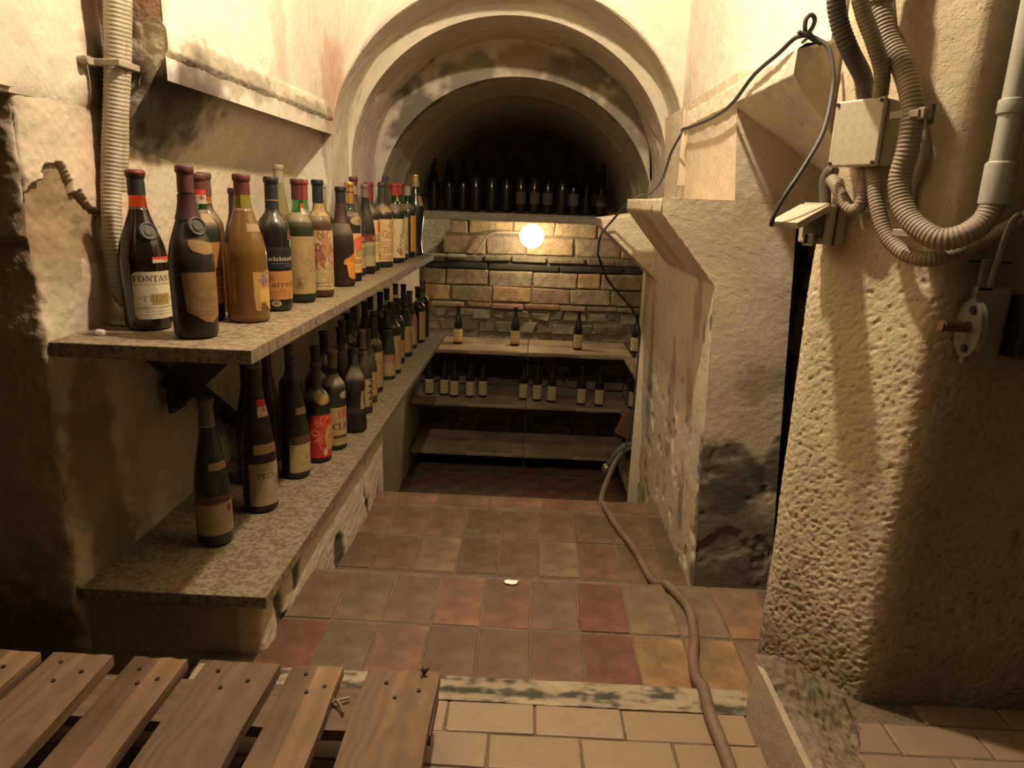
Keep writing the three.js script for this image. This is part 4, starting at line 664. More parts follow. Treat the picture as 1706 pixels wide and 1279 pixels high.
  U({ label: 'dusty bottle with black capsule and an ornate label with red squares', x: -0.622, z: -2.06, H: 0.332, R: 0.0385, glass: [0.09, 0.045, 0.02], cap: [0.022, 0.022, 0.026], capH: 0.062, dust: 0.9, labels: [['ornate', 0.022, 0.17, 50, 170], ['crestpaper', 0.232, 0.034, 40, 150, 'neck_label']] });
  U({ label: 'red-capped bottle peeping from behind the black-capped ornate one', x: -0.700, z: -2.17, H: 0.333, R: 0.036, glass: GREENGLASS, fill: 0.74, neck: GREEN, cap: [0.45, 0.08, 0.05], capH: 0.06, dust: 0.7, labels: [['tan', 0.05, 0.12, 70, 130]] });
  U({ label: 'pale yellow-necked bottle with cream screw cap behind the curvy brown one', x: -0.70, z: -2.36, H: 0.326, R: 0.037, glass: [0.08, 0.07, 0.03], fill: 0.70, neck: [0.62, 0.58, 0.22], cap: CREAM, capH: 0.05, dust: 0.7 });
  U({ label: 'curvy bottle thick with dust, dark blue capsule and a ragged orange label', x: -0.628, z: -2.325, H: 0.318, R: 0.0415, shape: 'bell', glass: [0.035, 0.02, 0.012], cap: [0.02, 0.018, 0.03], capH: 0.05, dust: 1.0, band: [[0.205, 0.062, [0.09, 0.035, 0.02]]], labels: [['shield', 0.022, 0.092, 72, 100]] });
  U({ label: 'gold-capped bottle with light green neck and cream label with an orange oval', x: -0.640, z: -2.482, H: 0.336, R: 0.039, glass: DARK, fill: 0.70, neck: [0.34, 0.60, 0.34], cap: GOLD, capH: 0.078, metal: 0.7, dust: 0.9, band: [[0.258, 0.006, BLACK], [0.300, 0.004, BROWN]], labels: [['kegs', 0.03, 0.135, 68, 135], ['ovaltop', 0.188, 0.036, 60, 92, 'neck_label']] });
  U({ label: 'tall dusty bottle with a pink neck band, its red cap rising behind the gold cap', x: -0.665, z: -2.645, H: 0.357, R: 0.039, shape: 'burgundy', glass: [0.06, 0.03, 0.025], cap: [0.19, 0.03, 0.03], capH: 0.03, dust: 0.8, band: [[0.295, 0.03, [0.48, 0.30, 0.20]]], labels: [['plainlow', 0.03, 0.12, 70, 120]] });
  U({ label: 'dusty dark bottle between gold and red capsules, its label faded to green', x: -0.645, z: -2.735, H: 0.335, R: 0.037, shape: 'burgundy', glass: DARK, cap: [0.28, 0.20, 0.15], capH: 0.05, dust: 0.85, labels: [['plainlow', 0.03, 0.12, 72, 120]] });
  U({ label: 'bottle with a crimson capsule and a cream label with red disc, lettered MARTINI', x: -0.658, z: -2.86, H: 0.344, R: 0.041, glass: DARK, cap: [0.30, 0.03, 0.035], capH: 0.075, dust: 0.8, labels: [['medal', 0.035, 0.165, 72, 130]], band: [[0.262, 0.012, BROWN]] });
  U({ label: 'bottle with a plain dark green capsule and a tall cream printed label', x: -0.640, z: -3.02, H: 0.347, R: 0.044, glass: DARK, cap: [0.06, 0.062, 0.03], capH: 0.085, dust: 0.75, labels: [['letter', 0.025, 0.175, 52, 175], ['smallpaper', 0.228, 0.02, 45, 80, 'neck_label']] });
  U({ label: 'green bottle with a red and white capsule stripe behind the bright red cap', x: -0.668, z: -3.155, H: 0.352, R: 0.036, glass: GREENGLASS, fill: 0.73, neck: GREEN, cap: [0.50, 0.42, 0.30], capH: 0.062, dust: 0.8, topCap: [0.38, 0.04, 0.03] });
  U({ label: 'tall clear bottle with a small blue cap against the wall', x: -0.722, z: -3.48, H: 0.385, R: 0.038, shape: 'flute', glass: [0.30, 0.24, 0.15], fill: 0.6, neck: [0.7, 0.6, 0.45], cap: [0.10, 0.09, 0.20], capH: 0.022, dust: 0.3 });
  U({ label: 'bottle with a bright scarlet torn capsule, green neck and slanted script label', x: -0.632, z: -3.255, H: 0.350, R: 0.046, glass: DARK, fill: 0.745, neck: GREEN, cap: [0.55, 0.06, 0.035], capH: 0.052, dust: 0.7, labels: [['script', 0.022, 0.175, 58, 125], ['tricolor', 0.272, 0.026, 70, 70, 'neck_label']] });
  U({ label: 'script-labelled bottle just behind the scarlet-capped one', x: -0.638, z: -3.40, H: 0.352, R: 0.040, glass: DARK, fill: 0.745, neck: GREEN, cap: [0.50, 0.06, 0.04], capH: 0.05, dust: 0.8, labels: [['script', 0.03, 0.17, 78, 120]] });
  U({ label: 'bottle with a red and white capsule and a narrow amber label', x: -0.628, z: -3.555, H: 0.354, R: 0.042, glass: DARK, fill: 0.74, neck: GREEN, cap: [0.58, 0.48, 0.36], capH: 0.055, topCap: [0.36, 0.035, 0.03], dust: 0.75, labels: [['amber', 0.03, 0.175, 62, 62]] });
  U({ label: 'tall amphora-shaped bottle with a gold cap at the far end of the upper slab', x: -0.612, z: -3.70, H: 0.405, R: 0.044, shape: 'amphora', glass: [0.02, 0.02, 0.014], fill: 0.76, neck: [0.40, 0.60, 0.36], cap: GOLD, metal: 0.5, capH: 0.038, dust: 0.3, band: [[0.345, 0.028, [0.55, 0.45, 0.22]]], labels: [['tan', 0.25, 0.05, 75, 80, 'neck_label']] });
}
{
  const Y = 0.0755, L = (o) => bottle({ y: Y, group: 'old bottles on the lower stone slab', ...o });
  L({ label: 'slender green flute bottle with a white label banded in brown, nearest on the lower slab', x: -0.740, z: -1.532, H: 0.360, R: 0.041, shape: 'flute', glass: GREENGLASS, cap: [0.24, 0.19, 0.115], capH: 0.066, dust: 0.35, labels: [['langa', 0.032, 0.098, 36, 145], ['smallpaper', 0.192, 0.018, 58, 80, 'neck_label']], band: [[0.294, 0.003, CREAM]] });
  L({ label: 'tall brown bottle with a red neck strip and pale label reading TREN', x: -0.702, z: -1.727, H: 0.398, R: 0.044, shape: 'flute', glass: [0.03, 0.016, 0.014], cap: [0.09, 0.05, 0.04], capH: 0.085, topCap: [0.36, 0.30, 0.20], dust: 0.4, labels: [['trentino', 0.022, 0.118, 48, 125], ['smallpaper', 0.165, 0.026, 52, 95, 'neck_label'], ['tricolor', 0.262, 0.045, 62, 70, 'neck_label']] });
  L({ label: 'black unlabelled bottle in the shade behind the green flute', x: -0.795, z: -1.90, H: 0.362, R: 0.039, shape: 'flute', glass: BLACK, cap: BLACK, dust: 0.3 });
  L({ label: 'green flute bottle with cream label banded dark, small oval neck label', x: -0.685, z: -1.962, H: 0.360, R: 0.0415, shape: 'flute', glass: GREENGLASS, cap: [0.15, 0.095, 0.075], capH: 0.062, dust: 0.4, labels: [['cream', 0.022, 0.112, 58, 125], ['smallpaper', 0.198, 0.020, 66, 75, 'neck_label']] });
  L({ label: 'dark bottle with the bright red label', x: -0.658, z: -2.098, H: 0.318, R: 0.0405, glass: DARK, cap: [0.10, 0.055, 0.045], capH: 0.075, dust: 0.6, labels: [['redlabel', 0.018, 0.14, 50, 140], ['crescent', 0.19, 0.04, 45, 80, 'neck_label']] });
  L({ label: 'dusty green bottle lettered CLA with tan capsule beside the red label', x: -0.640, z: -2.218, H: 0.335, R: 0.0405, glass: GREENGLASS, fill: 0.76, neck: [0.16, 0.34, 0.14], cap: [0.22, 0.16, 0.095], capH: 0.06, dust: 0.95, labels: [['clan', 0.018, 0.13, 42, 160], ['ovaltop', 0.172, 0.03, 75, 60, 'neck_label']] });
  L({ label: 'waisted dark bottle heavy with dust and a small square label', x: -0.618, z: -2.402, H: 0.305, R: 0.0425, shape: 'waist', glass: [0.02, 0.016, 0.014], cap: [0.07, 0.055, 0.045], capH: 0.05, dust: 0.85, labels: [['smallpaper', 0.085, 0.068, 82, 55]] });
  L({ label: 'yellow-necked bottle with a zigzag patterned label', x: -0.640, z: -2.625, H: 0.330, R: 0.037, shape: 'burgundy', glass: [0.05, 0.035, 0.02], fill: 0.745, neck: [0.62, 0.50, 0.10], cap: [0.25, 0.21, 0.12], capH: 0.075, dust: 0.85, labels: [['zigzag', 0.03, 0.11, 75, 100]] });
  L({ label: 'brown-green bottle leaning close behind the yellow-necked one', x: -0.655, z: -2.775, H: 0.308, R: 0.038, shape: 'burgundy', glass: [0.06, 0.05, 0.015], fill: 0.8, neck: [0.2, 0.28, 0.07], cap: [0.08, 0.055, 0.04], dust: 0.7, labels: [['tan', 0.03, 0.10, 78, 110]] });
  L({ label: 'dusty green-necked bottle with a wide beige label, fifth along from the red label', x: -0.668, z: -2.935, H: 0.320, R: 0.040, glass: GREENGLASS, fill: 0.73, neck: [0.20, 0.42, 0.20], cap: [0.08, 0.055, 0.04], capH: 0.062, dust: 0.9, labels: [['tan', 0.025, 0.155, 55, 135]] });
  L({ label: 'green bottle with dim pinkish label squeezed between two beige-labelled ones', x: -0.690, z: -3.06, H: 0.330, R: 0.038, shape: 'burgundy', glass: GREENGLASS, fill: 0.72, neck: [0.16, 0.44, 0.18], cap: [0.08, 0.06, 0.045], dust: 0.85, labels: [['pinkish', 0.025, 0.13, 70, 130]] });
  L({ label: 'slope-shouldered green bottle with a low worn label', x: -0.655, z: -3.165, H: 0.322, R: 0.038, shape: 'flute', glass: GREENGLASS, fill: 0.72, neck: GREEN, cap: [0.07, 0.05, 0.04], capH: 0.07, dust: 0.75, labels: [['pinkish', 0.02, 0.10, 55, 130]] });
  L({ label: 'round-shouldered dark bottle with vivid green neck and plain beige label', x: -0.655, z: -3.28, H: 0.342, R: 0.043, glass: DARK, fill: 0.72, neck: [0.08, 0.50, 0.12], cap: [0.11, 0.07, 0.05], capH: 0.075, dust: 0.45, labels: [['tan', 0.022, 0.165, 80, 110]] });
  L({ label: 'green-necked bottle behind the round-shouldered one', x: -0.672, z: -3.50, H: 0.330, R: 0.038, glass: GREENGLASS, fill: 0.70, neck: [0.22, 0.52, 0.28], cap: [0.09, 0.055, 0.04], dust: 0.8, labels: [['tan', 0.03, 0.09, 70, 120]] });
  L({ label: 'green bottle whose label bears a large letter C', x: -0.662, z: -3.66, H: 0.332, R: 0.040, shape: 'burgundy', glass: GREENGLASS, fill: 0.76, neck: [0.24, 0.52, 0.28], cap: [0.20, 0.13, 0.10], capH: 0.062, dust: 0.8, labels: [['letterC', 0.025, 0.14, 62, 120]] });
  L({ label: 'dusty bottle with a pinkish two-tone label near the far end of the lower slab', x: -0.672, z: -3.87, H: 0.322, R: 0.040, shape: 'burgundy', glass: [0.05, 0.04, 0.025], fill: 0.8, neck: [0.4, 0.3, 0.12], cap: [0.26, 0.20, 0.14], dust: 0.8, labels: [['pinkish', 0.025, 0.17, 62, 130]] });
  L({ label: 'dark bottle with maroon capsule and a ring on its beige label, at the far end', x: -0.655, z: -4.055, H: 0.324, R: 0.043, glass: DARK, fill: 0.73, neck: [0.22, 0.55, 0.25], cap: [0.13, 0.03, 0.035], capH: 0.065, dust: 0.3, labels: [['ring', 0.018, 0.165, 62, 85]] });
  L({ label: 'glossy maroon-capped bottle last on the lower slab, green light in its neck', x: -0.652, z: -4.215, H: 0.345, R: 0.040, glass: DARK, fill: 0.70, neck: [0.10, 0.55, 0.16], cap: [0.12, 0.03, 0.035], capH: 0.072, dust: 0.05 });
  L({ label: 'maroon-capped bottle half hidden left of the ring-labelled one', x: -0.745, z: -4.08, H: 0.332, R: 0.038, glass: DARK, cap: [0.12, 0.03, 0.03], capH: 0.065, dust: 0.5 });
  L({ label: 'pale-necked bottle with a red and white capsule behind the pinkish label', x: -0.77, z: -3.97, H: 0.345, R: 0.038, shape: 'burgundy', glass: [0.22, 0.19, 0.10], fill: 0.66, neck: [0.62, 0.60, 0.36], cap: [0.42, 0.34, 0.24], capH: 0.06, topCap: [0.20, 0.03, 0.04], dust: 0.4 });
  // second row against the wall, all in the slab's shade
  const back = [
    ['tall dark maroon-capped bottle by the wall behind the brown TREN bottle', -0.805, -2.08, 0.355, 'burgundy', WINE, null],
    ['dim bottle with a pale neck by the wall behind the red label', -0.772, -2.19, 0.35, 'bordeaux', [0.22, 0.18, 0.11], null],
    ['shaded green bottle by the wall just behind the CLA bottle', -0.725, -2.31, 0.325, 'bordeaux', BROWN, [0.12, 0.30, 0.10]],
    ['dark bottle with a black cap by the wall behind the waisted one', -0.745, -2.48, 0.345, 'bordeaux', BLACK, null],
    ['pale green-necked bottle with dark band by the wall behind the waisted one', -0.712, -2.585, 0.342, 'burgundy', BLACK, [0.36, 0.44, 0.24]],
    ['brown-capped bottle by the wall behind the zigzag label', -0.742, -2.72, 0.345, 'bordeaux', BROWN, [0.14, 0.34, 0.10]],
    ['black-capped bottle by the wall behind the brown-green one', -0.755, -2.86, 0.35, 'bordeaux', BLACK, null],
    ['dark-capped bottle by the wall behind the wide beige label', -0.765, -3.0, 0.355, 'bordeaux', [0.07, 0.06, 0.05], [0.2, 0.3, 0.15]],
    ['dim brown-capped bottle by the wall behind the slope-shouldered one', -0.76, -3.18, 0.355, 'burgundy', BROWN, null],
    ['clear-necked bottle by the wall behind the round-shouldered one', -0.77, -3.34, 0.355, 'bordeaux', [0.12, 0.10, 0.07], [0.4, 0.4, 0.25]],
    ['dark bottle by the wall left of the letter C label', -0.77, -3.56, 0.35, 'bordeaux', BLACK, null],
    ['dusty brown bottle by the wall before the red and white capsule', -0.775, -3.75, 0.345, 'bordeaux', [0.10, 0.07, 0.05], [0.2, 0.34, 0.15]],
  ];
  for (const [label, x, z, H, shape, cap, neck] of back) L({ label, x, z, H, shape, R: 0.038, glass: neck ? GREENGLASS : DARK, cap, neck, fill: 0.74, dust: 0.6, seg: 28 });
}

// ---------------------------------------------------------------- wooden shelves and bottles of the back chamber
const plank = (w, h, d, sd) => { // a slightly warped board lying along x
  const g = mergeVertices(new RoundedBoxGeometry(w, h, d, 2, Math.min(0.004, h * 0.3)), 1e-5), p = g.attributes.position;
  for (let i = 0; i < p.count; i++) { const x = p.getX(i), z = p.getZ(i); p.setY(i, p.getY(i) + 0.003 * pn.noise(x * 3 + sd, 1, z * 3)); p.setZ(i, z + 0.002 * pn.noise(x * 9, sd, 2)); }
  g.computeVertexNormals(); return metricUV(g);
};
const longPlank = (w, h, d, sd) => { const n = Math.max(2, Math.round(w / 0.06)), g0 = new THREE.BoxGeometry(w, h, d, n, 1, 2), p = g0.attributes.position; for (let i = 0; i < p.count; i++) { const x = p.getX(i), z = p.getZ(i); p.setY(i, p.getY(i) + 0.003 * pn.noise(x * 4 + sd, 1, z * 4)); p.setZ(i, z + 0.003 * pn.noise(x * 8, sd, z * 3)); } g0.computeVertexNormals(); return metricUV(g0); };
{
  const rows = [['topmost', -0.222, 0.028], ['middle', -0.642, 0.030], ['bottom', -1.042, 0.030]];
  rows.forEach(([which, y, h], r) => {
    for (const s of [0, 1]) {
      const w = s ? 0.80 : 0.90, x = s ? 0.3965 : -0.455;
      const g = longPlank(w - 0.005, h, 0.53, r * 7 + s * 3);
      single('shelf_plank', `${which} worn wooden shelf plank on the ${s ? 'right' : 'left'} half of the brick back wall`, 'shelf', g, shelfWood[s], [x, y - h / 2, -5.53 + r * 0.008]);
    }
    const sp = longPlank(0.82, 0.028, 0.165, r * 5 + 60); sp.rotateY(Math.PI / 2);
    single('shelf_plank', `${which} wooden side plank running toward the steps along the far right wall`, 'shelf', sp, shelfWood[1], [0.815, y - 0.014, -4.835]);
    for (const bx of [-0.88, 0.77]) single('shelf_batten', `dark batten under the ${which} back shelf by the ${bx < 0 ? 'left' : 'right'} wall`, 'batten', metricUV(moved(rbox(0.035, 0.05, 0.50, 0.003), 0, -0.0265, 0)), M.boardWood, [bx, y - h, -5.56]);
  });
  // identical slender bottles with a cream label
  const mk = (o) => bottle({ H: 0.312, R: 0.037, shape: 'burgundy', glass: [0.02, 0.013, 0.008], cap: [0.02, 0.016, 0.013], capH: 0.07, dust: 0.12, seg: 28, ...o });
  const place = (src, x, y, z, label, turn, group) => { const c = src.clone(); c.name = numbered('wine_bottle'); c.position.set(x, y, z); c.rotation.y = turn; c.userData = { label, category: 'bottle', group }; scene.add(c); };
  const ga = 'slender dark bottles on the top back shelf', gb = 'slender dark bottles on the middle back shelf';
  const a0 = mk({ label: 'red-capped bottle with yellow label at the left end of the top back shelf', group: ga, x: -0.567, y: -0.221, z: -5.50, topCap: [0.45, 0.04, 0.03], labels: [['yellow', 0.02, 0.105, -2, 150]] });
  place(a0, -0.112, -0.221, -5.52, 'red-capped bottle with yellow label beside the plank joint of the top back shelf', 0.1, ga);
  const a2 = mk({ label: 'red-capped dark bottle with whitish label, third on the top back shelf', group: ga, x: 0.385, y: -0.221, z: -5.46, topCap: [0.45, 0.04, 0.03], labels: [['white', 0.02, 0.105, 8, 140]] });
  const a3 = mk({ label: 'dark bottle without a red cap on the top back shelf by the right wall', group: ga, x: 0.835, y: -0.2205, z: -5.42, labels: [['white', 0.02, 0.105, -20, 150]] });
  const b0 = mk({ label: 'dark bottle with cream label, leftmost on the middle back shelf', group: gb, x: -0.79, y: -0.641, z: -5.46, labels: [['white', 0.02, 0.115, 4, 140]] });
  [[-0.668, -5.46, 'second from left on middle back shelf', 0.1], [-0.583, -5.43, 'third from left on middle back shelf', -0.05], [-0.457, -5.43, 'fourth from left on middle back shelf', 0.15], [-0.357, -5.46, 'last of the left five on middle back shelf', 0.05],
    [-0.030, -5.43, 'left one of three on middle back shelf', 0.12], [0.083, -5.41, 'central one of three on middle back shelf', 0], [0.198, -5.39, 'right one of three on middle back shelf', -0.06], [0.430, -5.35, 'left one of the pair on middle back shelf', 0.1], [0.570, -5.34, 'right one of the pair on middle back shelf', 0], [0.835, -5.32, 'lone by the right wall on middle shelf', -0.3]]
    .forEach(([x, z, w, t]) => place(b0, x, -0.641, z, `dark bottle with cream label, ${w}`, t, gb));
  // board over the lamp with the dark niche of bottles
  single('niche_board', 'long pale wooden board over the back lamp carrying the niche bottles', 'shelf', moved(longPlank(1.29, 0.048, 1.27, 41), 0, 0, 0), std({ color: lin(0.50, 0.42, 0.29), map: rep(T.wood, 1.2, 2), roughness: 0.8 }), [-0.09, 0.796, -5.185]);
  const lb = new THREE.Shape(); lb.moveTo(0, 0); lb.lineTo(0.36, 0); lb.bezierCurveTo(0.355, -0.08, 0.30, -0.17, 0.18, -0.24); lb.lineTo(0, -0.27);
  const lbg = metricUV(new THREE.ExtrudeGeometry(lb, { depth: 0.10, bevelEnabled: true, bevelSize: 0.008, bevelThickness: 0.008, bevelSegments: 2 }));
  struct('trim_5', moved(lbg, -0.915, 0.765, -4.66), std({ color: lin(0.74, 0.66, 0.47), map: rep(T.plaster, 3), bumpMap: rep(T.pitted, 5), bumpScale: 0.012, roughness: 0.95 }), 'rounded plaster bracket under the left end of the board');
  const rb = new THREE.Shape(); rb.moveTo(0, 0); rb.lineTo(-0.40, 0); rb.lineTo(-0.39, -0.04); rb.lineTo(-0.05, -0.35); rb.lineTo(0, -0.35);
  struct('trim_6', moved(metricUV(new THREE.ExtrudeGeometry(rb, { depth: 0.10, bevelEnabled: true, bevelSize: 0.006, bevelThickness: 0.006, bevelSegments: 2 })), 0.90, 0.765, -4.66), M.boxGrey, 'plaster bracket under the right end of the board');
  const gn = 'dark bottles standing in the niche above the board', nx = [-0.675, -0.577, -0.487, -0.393, -0.291, -0.194, -0.096, -0.006, 0.085, 0.178, 0.256, 0.347, 0.437];
  const n0 = mk({ H: 0.33, R: 0.039, label: 'dark bottle leftmost in the niche above the back lamp', group: gn, x: nx[0], y: 0.8215, z: -4.80, dust: 0.2, labels: [] });
  const n1 = mk({ H: 0.33, R: 0.039, label: 'dark niche bottle with a pale brown label just left of the back lamp', group: gn, x: nx[6], y: 0.8215, z: -4.85, dust: 0.2, labels: [['greypaper', 0.06, 0.075, 8, 110]] });
  const ord = ['second', 'third', 'fourth', 'fifth', 'sixth', '', 'eighth', 'ninth', 'tenth', 'eleventh', 'twelfth', 'thirteenth'];
  nx.forEach((x, i) => { if (i === 0 || i === 6) return; const lab = i === 7 || i === 8 || i === 10 || i === 12; place(lab ? n1 : n0, x, 0.8215, -4.80 - 0.05 * (i % 3), `dark bottle ${lab ? 'with a faint grey label' : 'without a label'} in the niche, ${ord[i - 1]} from the left`, rr(-0.3, 0.3), gn); });
}

// ---------------------------------------------------------------- lamps
{
  const glow = (r, g, b, k) => std({ color: lin(0.9, 0.85, 0.75), emissive: lin(r, g, b), emissiveIntensity: k, roughness: 0.4 });
  const bulbProf = (R) => { const p = [[0.0003, -R]]; for (let i = 1; i <= 14; i++) { const a = -Math.PI / 2 + (i / 14) * (Math.PI * 0.80); p.push([R * Math.cos(a), R * Math.sin(a)]); } p.push([R * 0.50, R * 0.98], [R * 0.42, R * 1.25], [0.0003, R * 1.27]); return lathe(p, 28); };
  const lamp = thing('wall_lamp', 'glowing round bulb under the board against the brick back wall', 'lamp', [BACK_AT[0], BACK_AT[1], BACK_AT[2]]);
  const bb = bulbProf(0.094); bb.rotateX(-Math.PI / 2); part('bulb', bb, glow(1, 0.86, 0.62, 9), lamp);
  const sk = new THREE.CylinderGeometry(0.030, 0.036, 0.07, 20); sk.rotateX(Math.PI / 2); part('socket', moved(sk, 0, 0, -0.150), M.darkPlastic, lamp);
  const plate = new THREE.CylinderGeometry(0.05, 0.05, 0.05, 24); plate.rotateX(Math.PI / 2); part('base_plate', moved(plate, 0, 0, -0.19), M.darkPlastic, lamp);
  const cord = thing('lamp_cord', 'grey cable with a short conduit feeding the back lamp', 'cable', [-0.6, 0.45, -5.72]);
  part('cable', tube([[-0.56, 0.451, -5.735], [-0.48, 0.462, -5.735], [-0.415, 0.55, -5.735], [-0.36, 0.628, -5.735], [-0.26, 0.652, -5.735], [-0.13, 0.652, -5.735], [-0.05, 0.646, -5.735]].map((p) => [p[0] + 0.6, p[1] - 0.45, p[2] + 5.72]), 0.0085, 70, 10), M.hoseGrey, cord);
  part('conduit', cyl([-0.32, 0.004, -0.015], [0.03, 0.001, -0.015], 0.013), M.pvc, cord);
  part('sleeve', cyl([-0.08, 0.002, -0.015], [0.06, 0.001, -0.015], 0.018), M.pvc, cord);
  // the bulb over the first bay that lights the cellar
  const p = thing('hanging_lamp', 'bare bulb hanging from the vault over the steps, lighting the bottles', 'lamp', LAMP_AT);
  const hb = bulbProf(0.034); part('bulb', hb, glow(1, 0.84, 0.58, 9), p);
  part('socket', moved(new THREE.CylinderGeometry(0.018, 0.021, 0.055, 20), 0, 0.068, 0), M.darkPlastic, p);
  part('wire', cyl([0, 0.09, 0], [0, 0.535, 0], 0.003, 0.003, 8), M.cable, p);
}

// ---------------------------------------------------------------- pallet on the near floor
{
  const t = thing('pallet', 'weathered wooden pallet lying before the bench', 'pallet', [-0.45, 0, -0.45]);
  const z0 = -1.04, len = 1.15, zc = z0 + len / 2 + 0.45;
  const boards = [[-0.1875, 0.124], [-0.335, 0.087], [-0.475, 0.128], [-0.615, 0.092], [-0.752, 0.105], [-0.885, 0.10]];
  boards.forEach(([x, w], i) => {
    const n = 24, g = new THREE.BoxGeometry(len, 0.02, w, n, 1, 6), p = g.attributes.position;
    for (let k = 0; k < p.count; k++) { const X = p.getX(k), Z = p.getZ(k); p.setY(k, p.getY(k) + 0.0025 * pn.noise(X * 4 + i * 9, 2, Z * 6)); p.setZ(k, Z + 0.004 * pn.noise(X * 6, i * 5, 1)); if (Math.abs(X) > len / 2 - 0.001) p.setX(k, X + 0.006 * pn.noise(i * 3, 1, Z * 40)); }
    g.computeVertexNormals(); const q = metricUV(g); q.rotateY(Math.PI / 2);
    const b = part(numbered('deck_board'), q, palletWood[i % 4], t); b.position.set(x + 0.45, 0.100, zc); b.rotation.y = rr(-0.01, 0.01);
    for (const [dz, dx] of [[0.03, -0.22], [0.05, 0.24], [0.075, -0.05], [0.58, 0.2], [0.57, -0.2], [1.1, 0.2]]) { const nl = new THREE.CylinderGeometry(0.0035, 0.0035, 0.004, 10); part('nail', moved(nl, x + 0.45 + dx * w, 0.1105, z0 + 0.45 + dz + rr(-0.008, 0.01)), M.nail, t); }
  });
  for (const z of [0.055, 0.575, 1.095]) { const g = longPlank(0.81, 0.02, 0.10, z * 30); part(numbered('cross_board'), moved(g, -0.533 + 0.45, 0.078, z0 + 0.45 + z + (z < 0.1 ? 0.018 : 0)), palletWood[2], t); }
  for (const x of [-0.19, -0.53, -0.885]) for (const z of [0.06, 0.575, 1.09]) part(numbered('block'), moved(metricUV(rbox(0.085, 0.05, 0.09, 0.003)), x + 0.45, 0.0435, z0 + 0.45 + z), palletWood[0], t);
  for (const x of [-0.19, -0.53, -0.885]) part(numbered('bottom_board'), (() => { const g = longPlank(1.12, 0.016, 0.085, x * 9); g.rotateY(Math.PI / 2); return moved(g, x + 0.45, 0.0095, zc); })(), palletWood[1], t);
  // bits on it
  const tw = []; for (let i = 0; i < 12; i++) { const a = rr(0, 6.28), r = rr(0.003, 0.010); tw.push(cyl([0, 0.0, 0], [r * Math.cos(a), rr(0.006, 0.013), r * Math.sin(a)], 0.0017, 0.0008, 6)); }
  single('twig_tuft', 'small dark tuft of twigs on the far end of the pallet', 'twigs', merge(tw), M.nail, [-0.155, 0.112, -1.028]);
  const s = thing('string', 'scrap of pale string knotted on the pallet crosspiece', 'string', [-0.289, 0.094, -0.968]);
  part('strand', tube([[-0.022, 0, 0.012], [-0.008, 0.003, 0.0], [0.004, 0.004, -0.006], [0.018, 0.001, -0.016]], 0.0022, 24, 6), M.dullPaint, s); part('strand', tube([[-0.014, 0.002, -0.010], [0.002, 0.005, 0.0], [0.012, 0.002, 0.012], [0.016, 0.0, 0.02]], 0.0026, 24, 6), M.rubber, s);
}
single('paper_scrap', 'bright white scrap of paper on the terracotta tread', 'paper', (() => { const sh = new THREE.Shape([[-0.019, 0.002], [-0.012, 0.011], [0.004, 0.012], [0.019, 0.008], [0.014, -0.008], [0.003, -0.010], [-0.014, -0.008]].map(([x, y]) => new THREE.Vector2(x, y))); const g = new THREE.ExtrudeGeometry(sh, { depth: 0.001, bevelEnabled: false }); g.rotateX(-Math.PI / 2); const p = g.attributes.position; for (let i = 0; i < p.count; i++) p.setY(i, p.getY(i) + 0.0025 * Math.abs(p.getX(i) / 0.019)); g.computeVertexNormals(); return g; })(), M.paper, [-0.02, -0.0735, -1.655]);

// ---------------------------------------------------------------- water hose over the steps and the tap it hangs on
{
  const h = thing('garden_hose', 'brown rubber hose lying down the steps to the far wall', 'hose', [0, 0, 0]);
  part('hose', tube([[0.345, 0.0115, -0.55], [0.358, 0.0115, -0.80], [0.360, 0.0115, -0.98], [0.357, 0.0115, -1.09], [0.362, 0.010, -1.165], [0.372, -0.03, -1.235], [0.388, -0.061, -1.34], [0.412, -0.063, -1.44], [0.424, -0.063, -1.545], [0.410, -0.063, -1.615], [0.392, -0.066, -1.67], [0.398, -0.13, -1.78], [0.396, -0.188, -1.92], [0.372, -0.188, -2.10], [0.338, -0.188, -2.24], [0.316, -0.188, -2.36], [0.306, -0.20, -2.47], [0.312, -0.245, -2.58], [0.335, -0.265, -2.73], [0.382, -0.285, -2.95], [0.449, -0.29, -3.20], [0.523, -0.313, -3.40], [0.555, -0.322, -3.45]], 0.0115, 320, 12), M.rubber, h);
  const v = thing('tap', 'old brass-brown tap and valve by the far right wall at the hose end', 'tap', [0.60, -0.33, -3.55]);
  part('pipe', cyl([0.0, 0, 0], [0.30, 0.0, -0.04], 0.016), M.rust, v);
  part('valve', moved(rbox(0.09, 0.15, 0.05, 0.016), -0.095, 0.075, -0.01).rotateZ(-0.4), M.rust, v);
  part('spout', tube([[-0.02, 0, 0], [-0.06, 0.0, 0.02], [-0.11, -0.04, 0.03], [-0.15, -0.11, 0.03]], 0.016, 24, 12), M.darkPlastic, v);
  part('nozzle', moved(lathe([[0.0004, 0], [0.02, 0], [0.024, 0.03], [0.016, 0.05], [0.0004, 0.05]], 18), -0.16, -0.16, 0.03), M.steel, v);
}

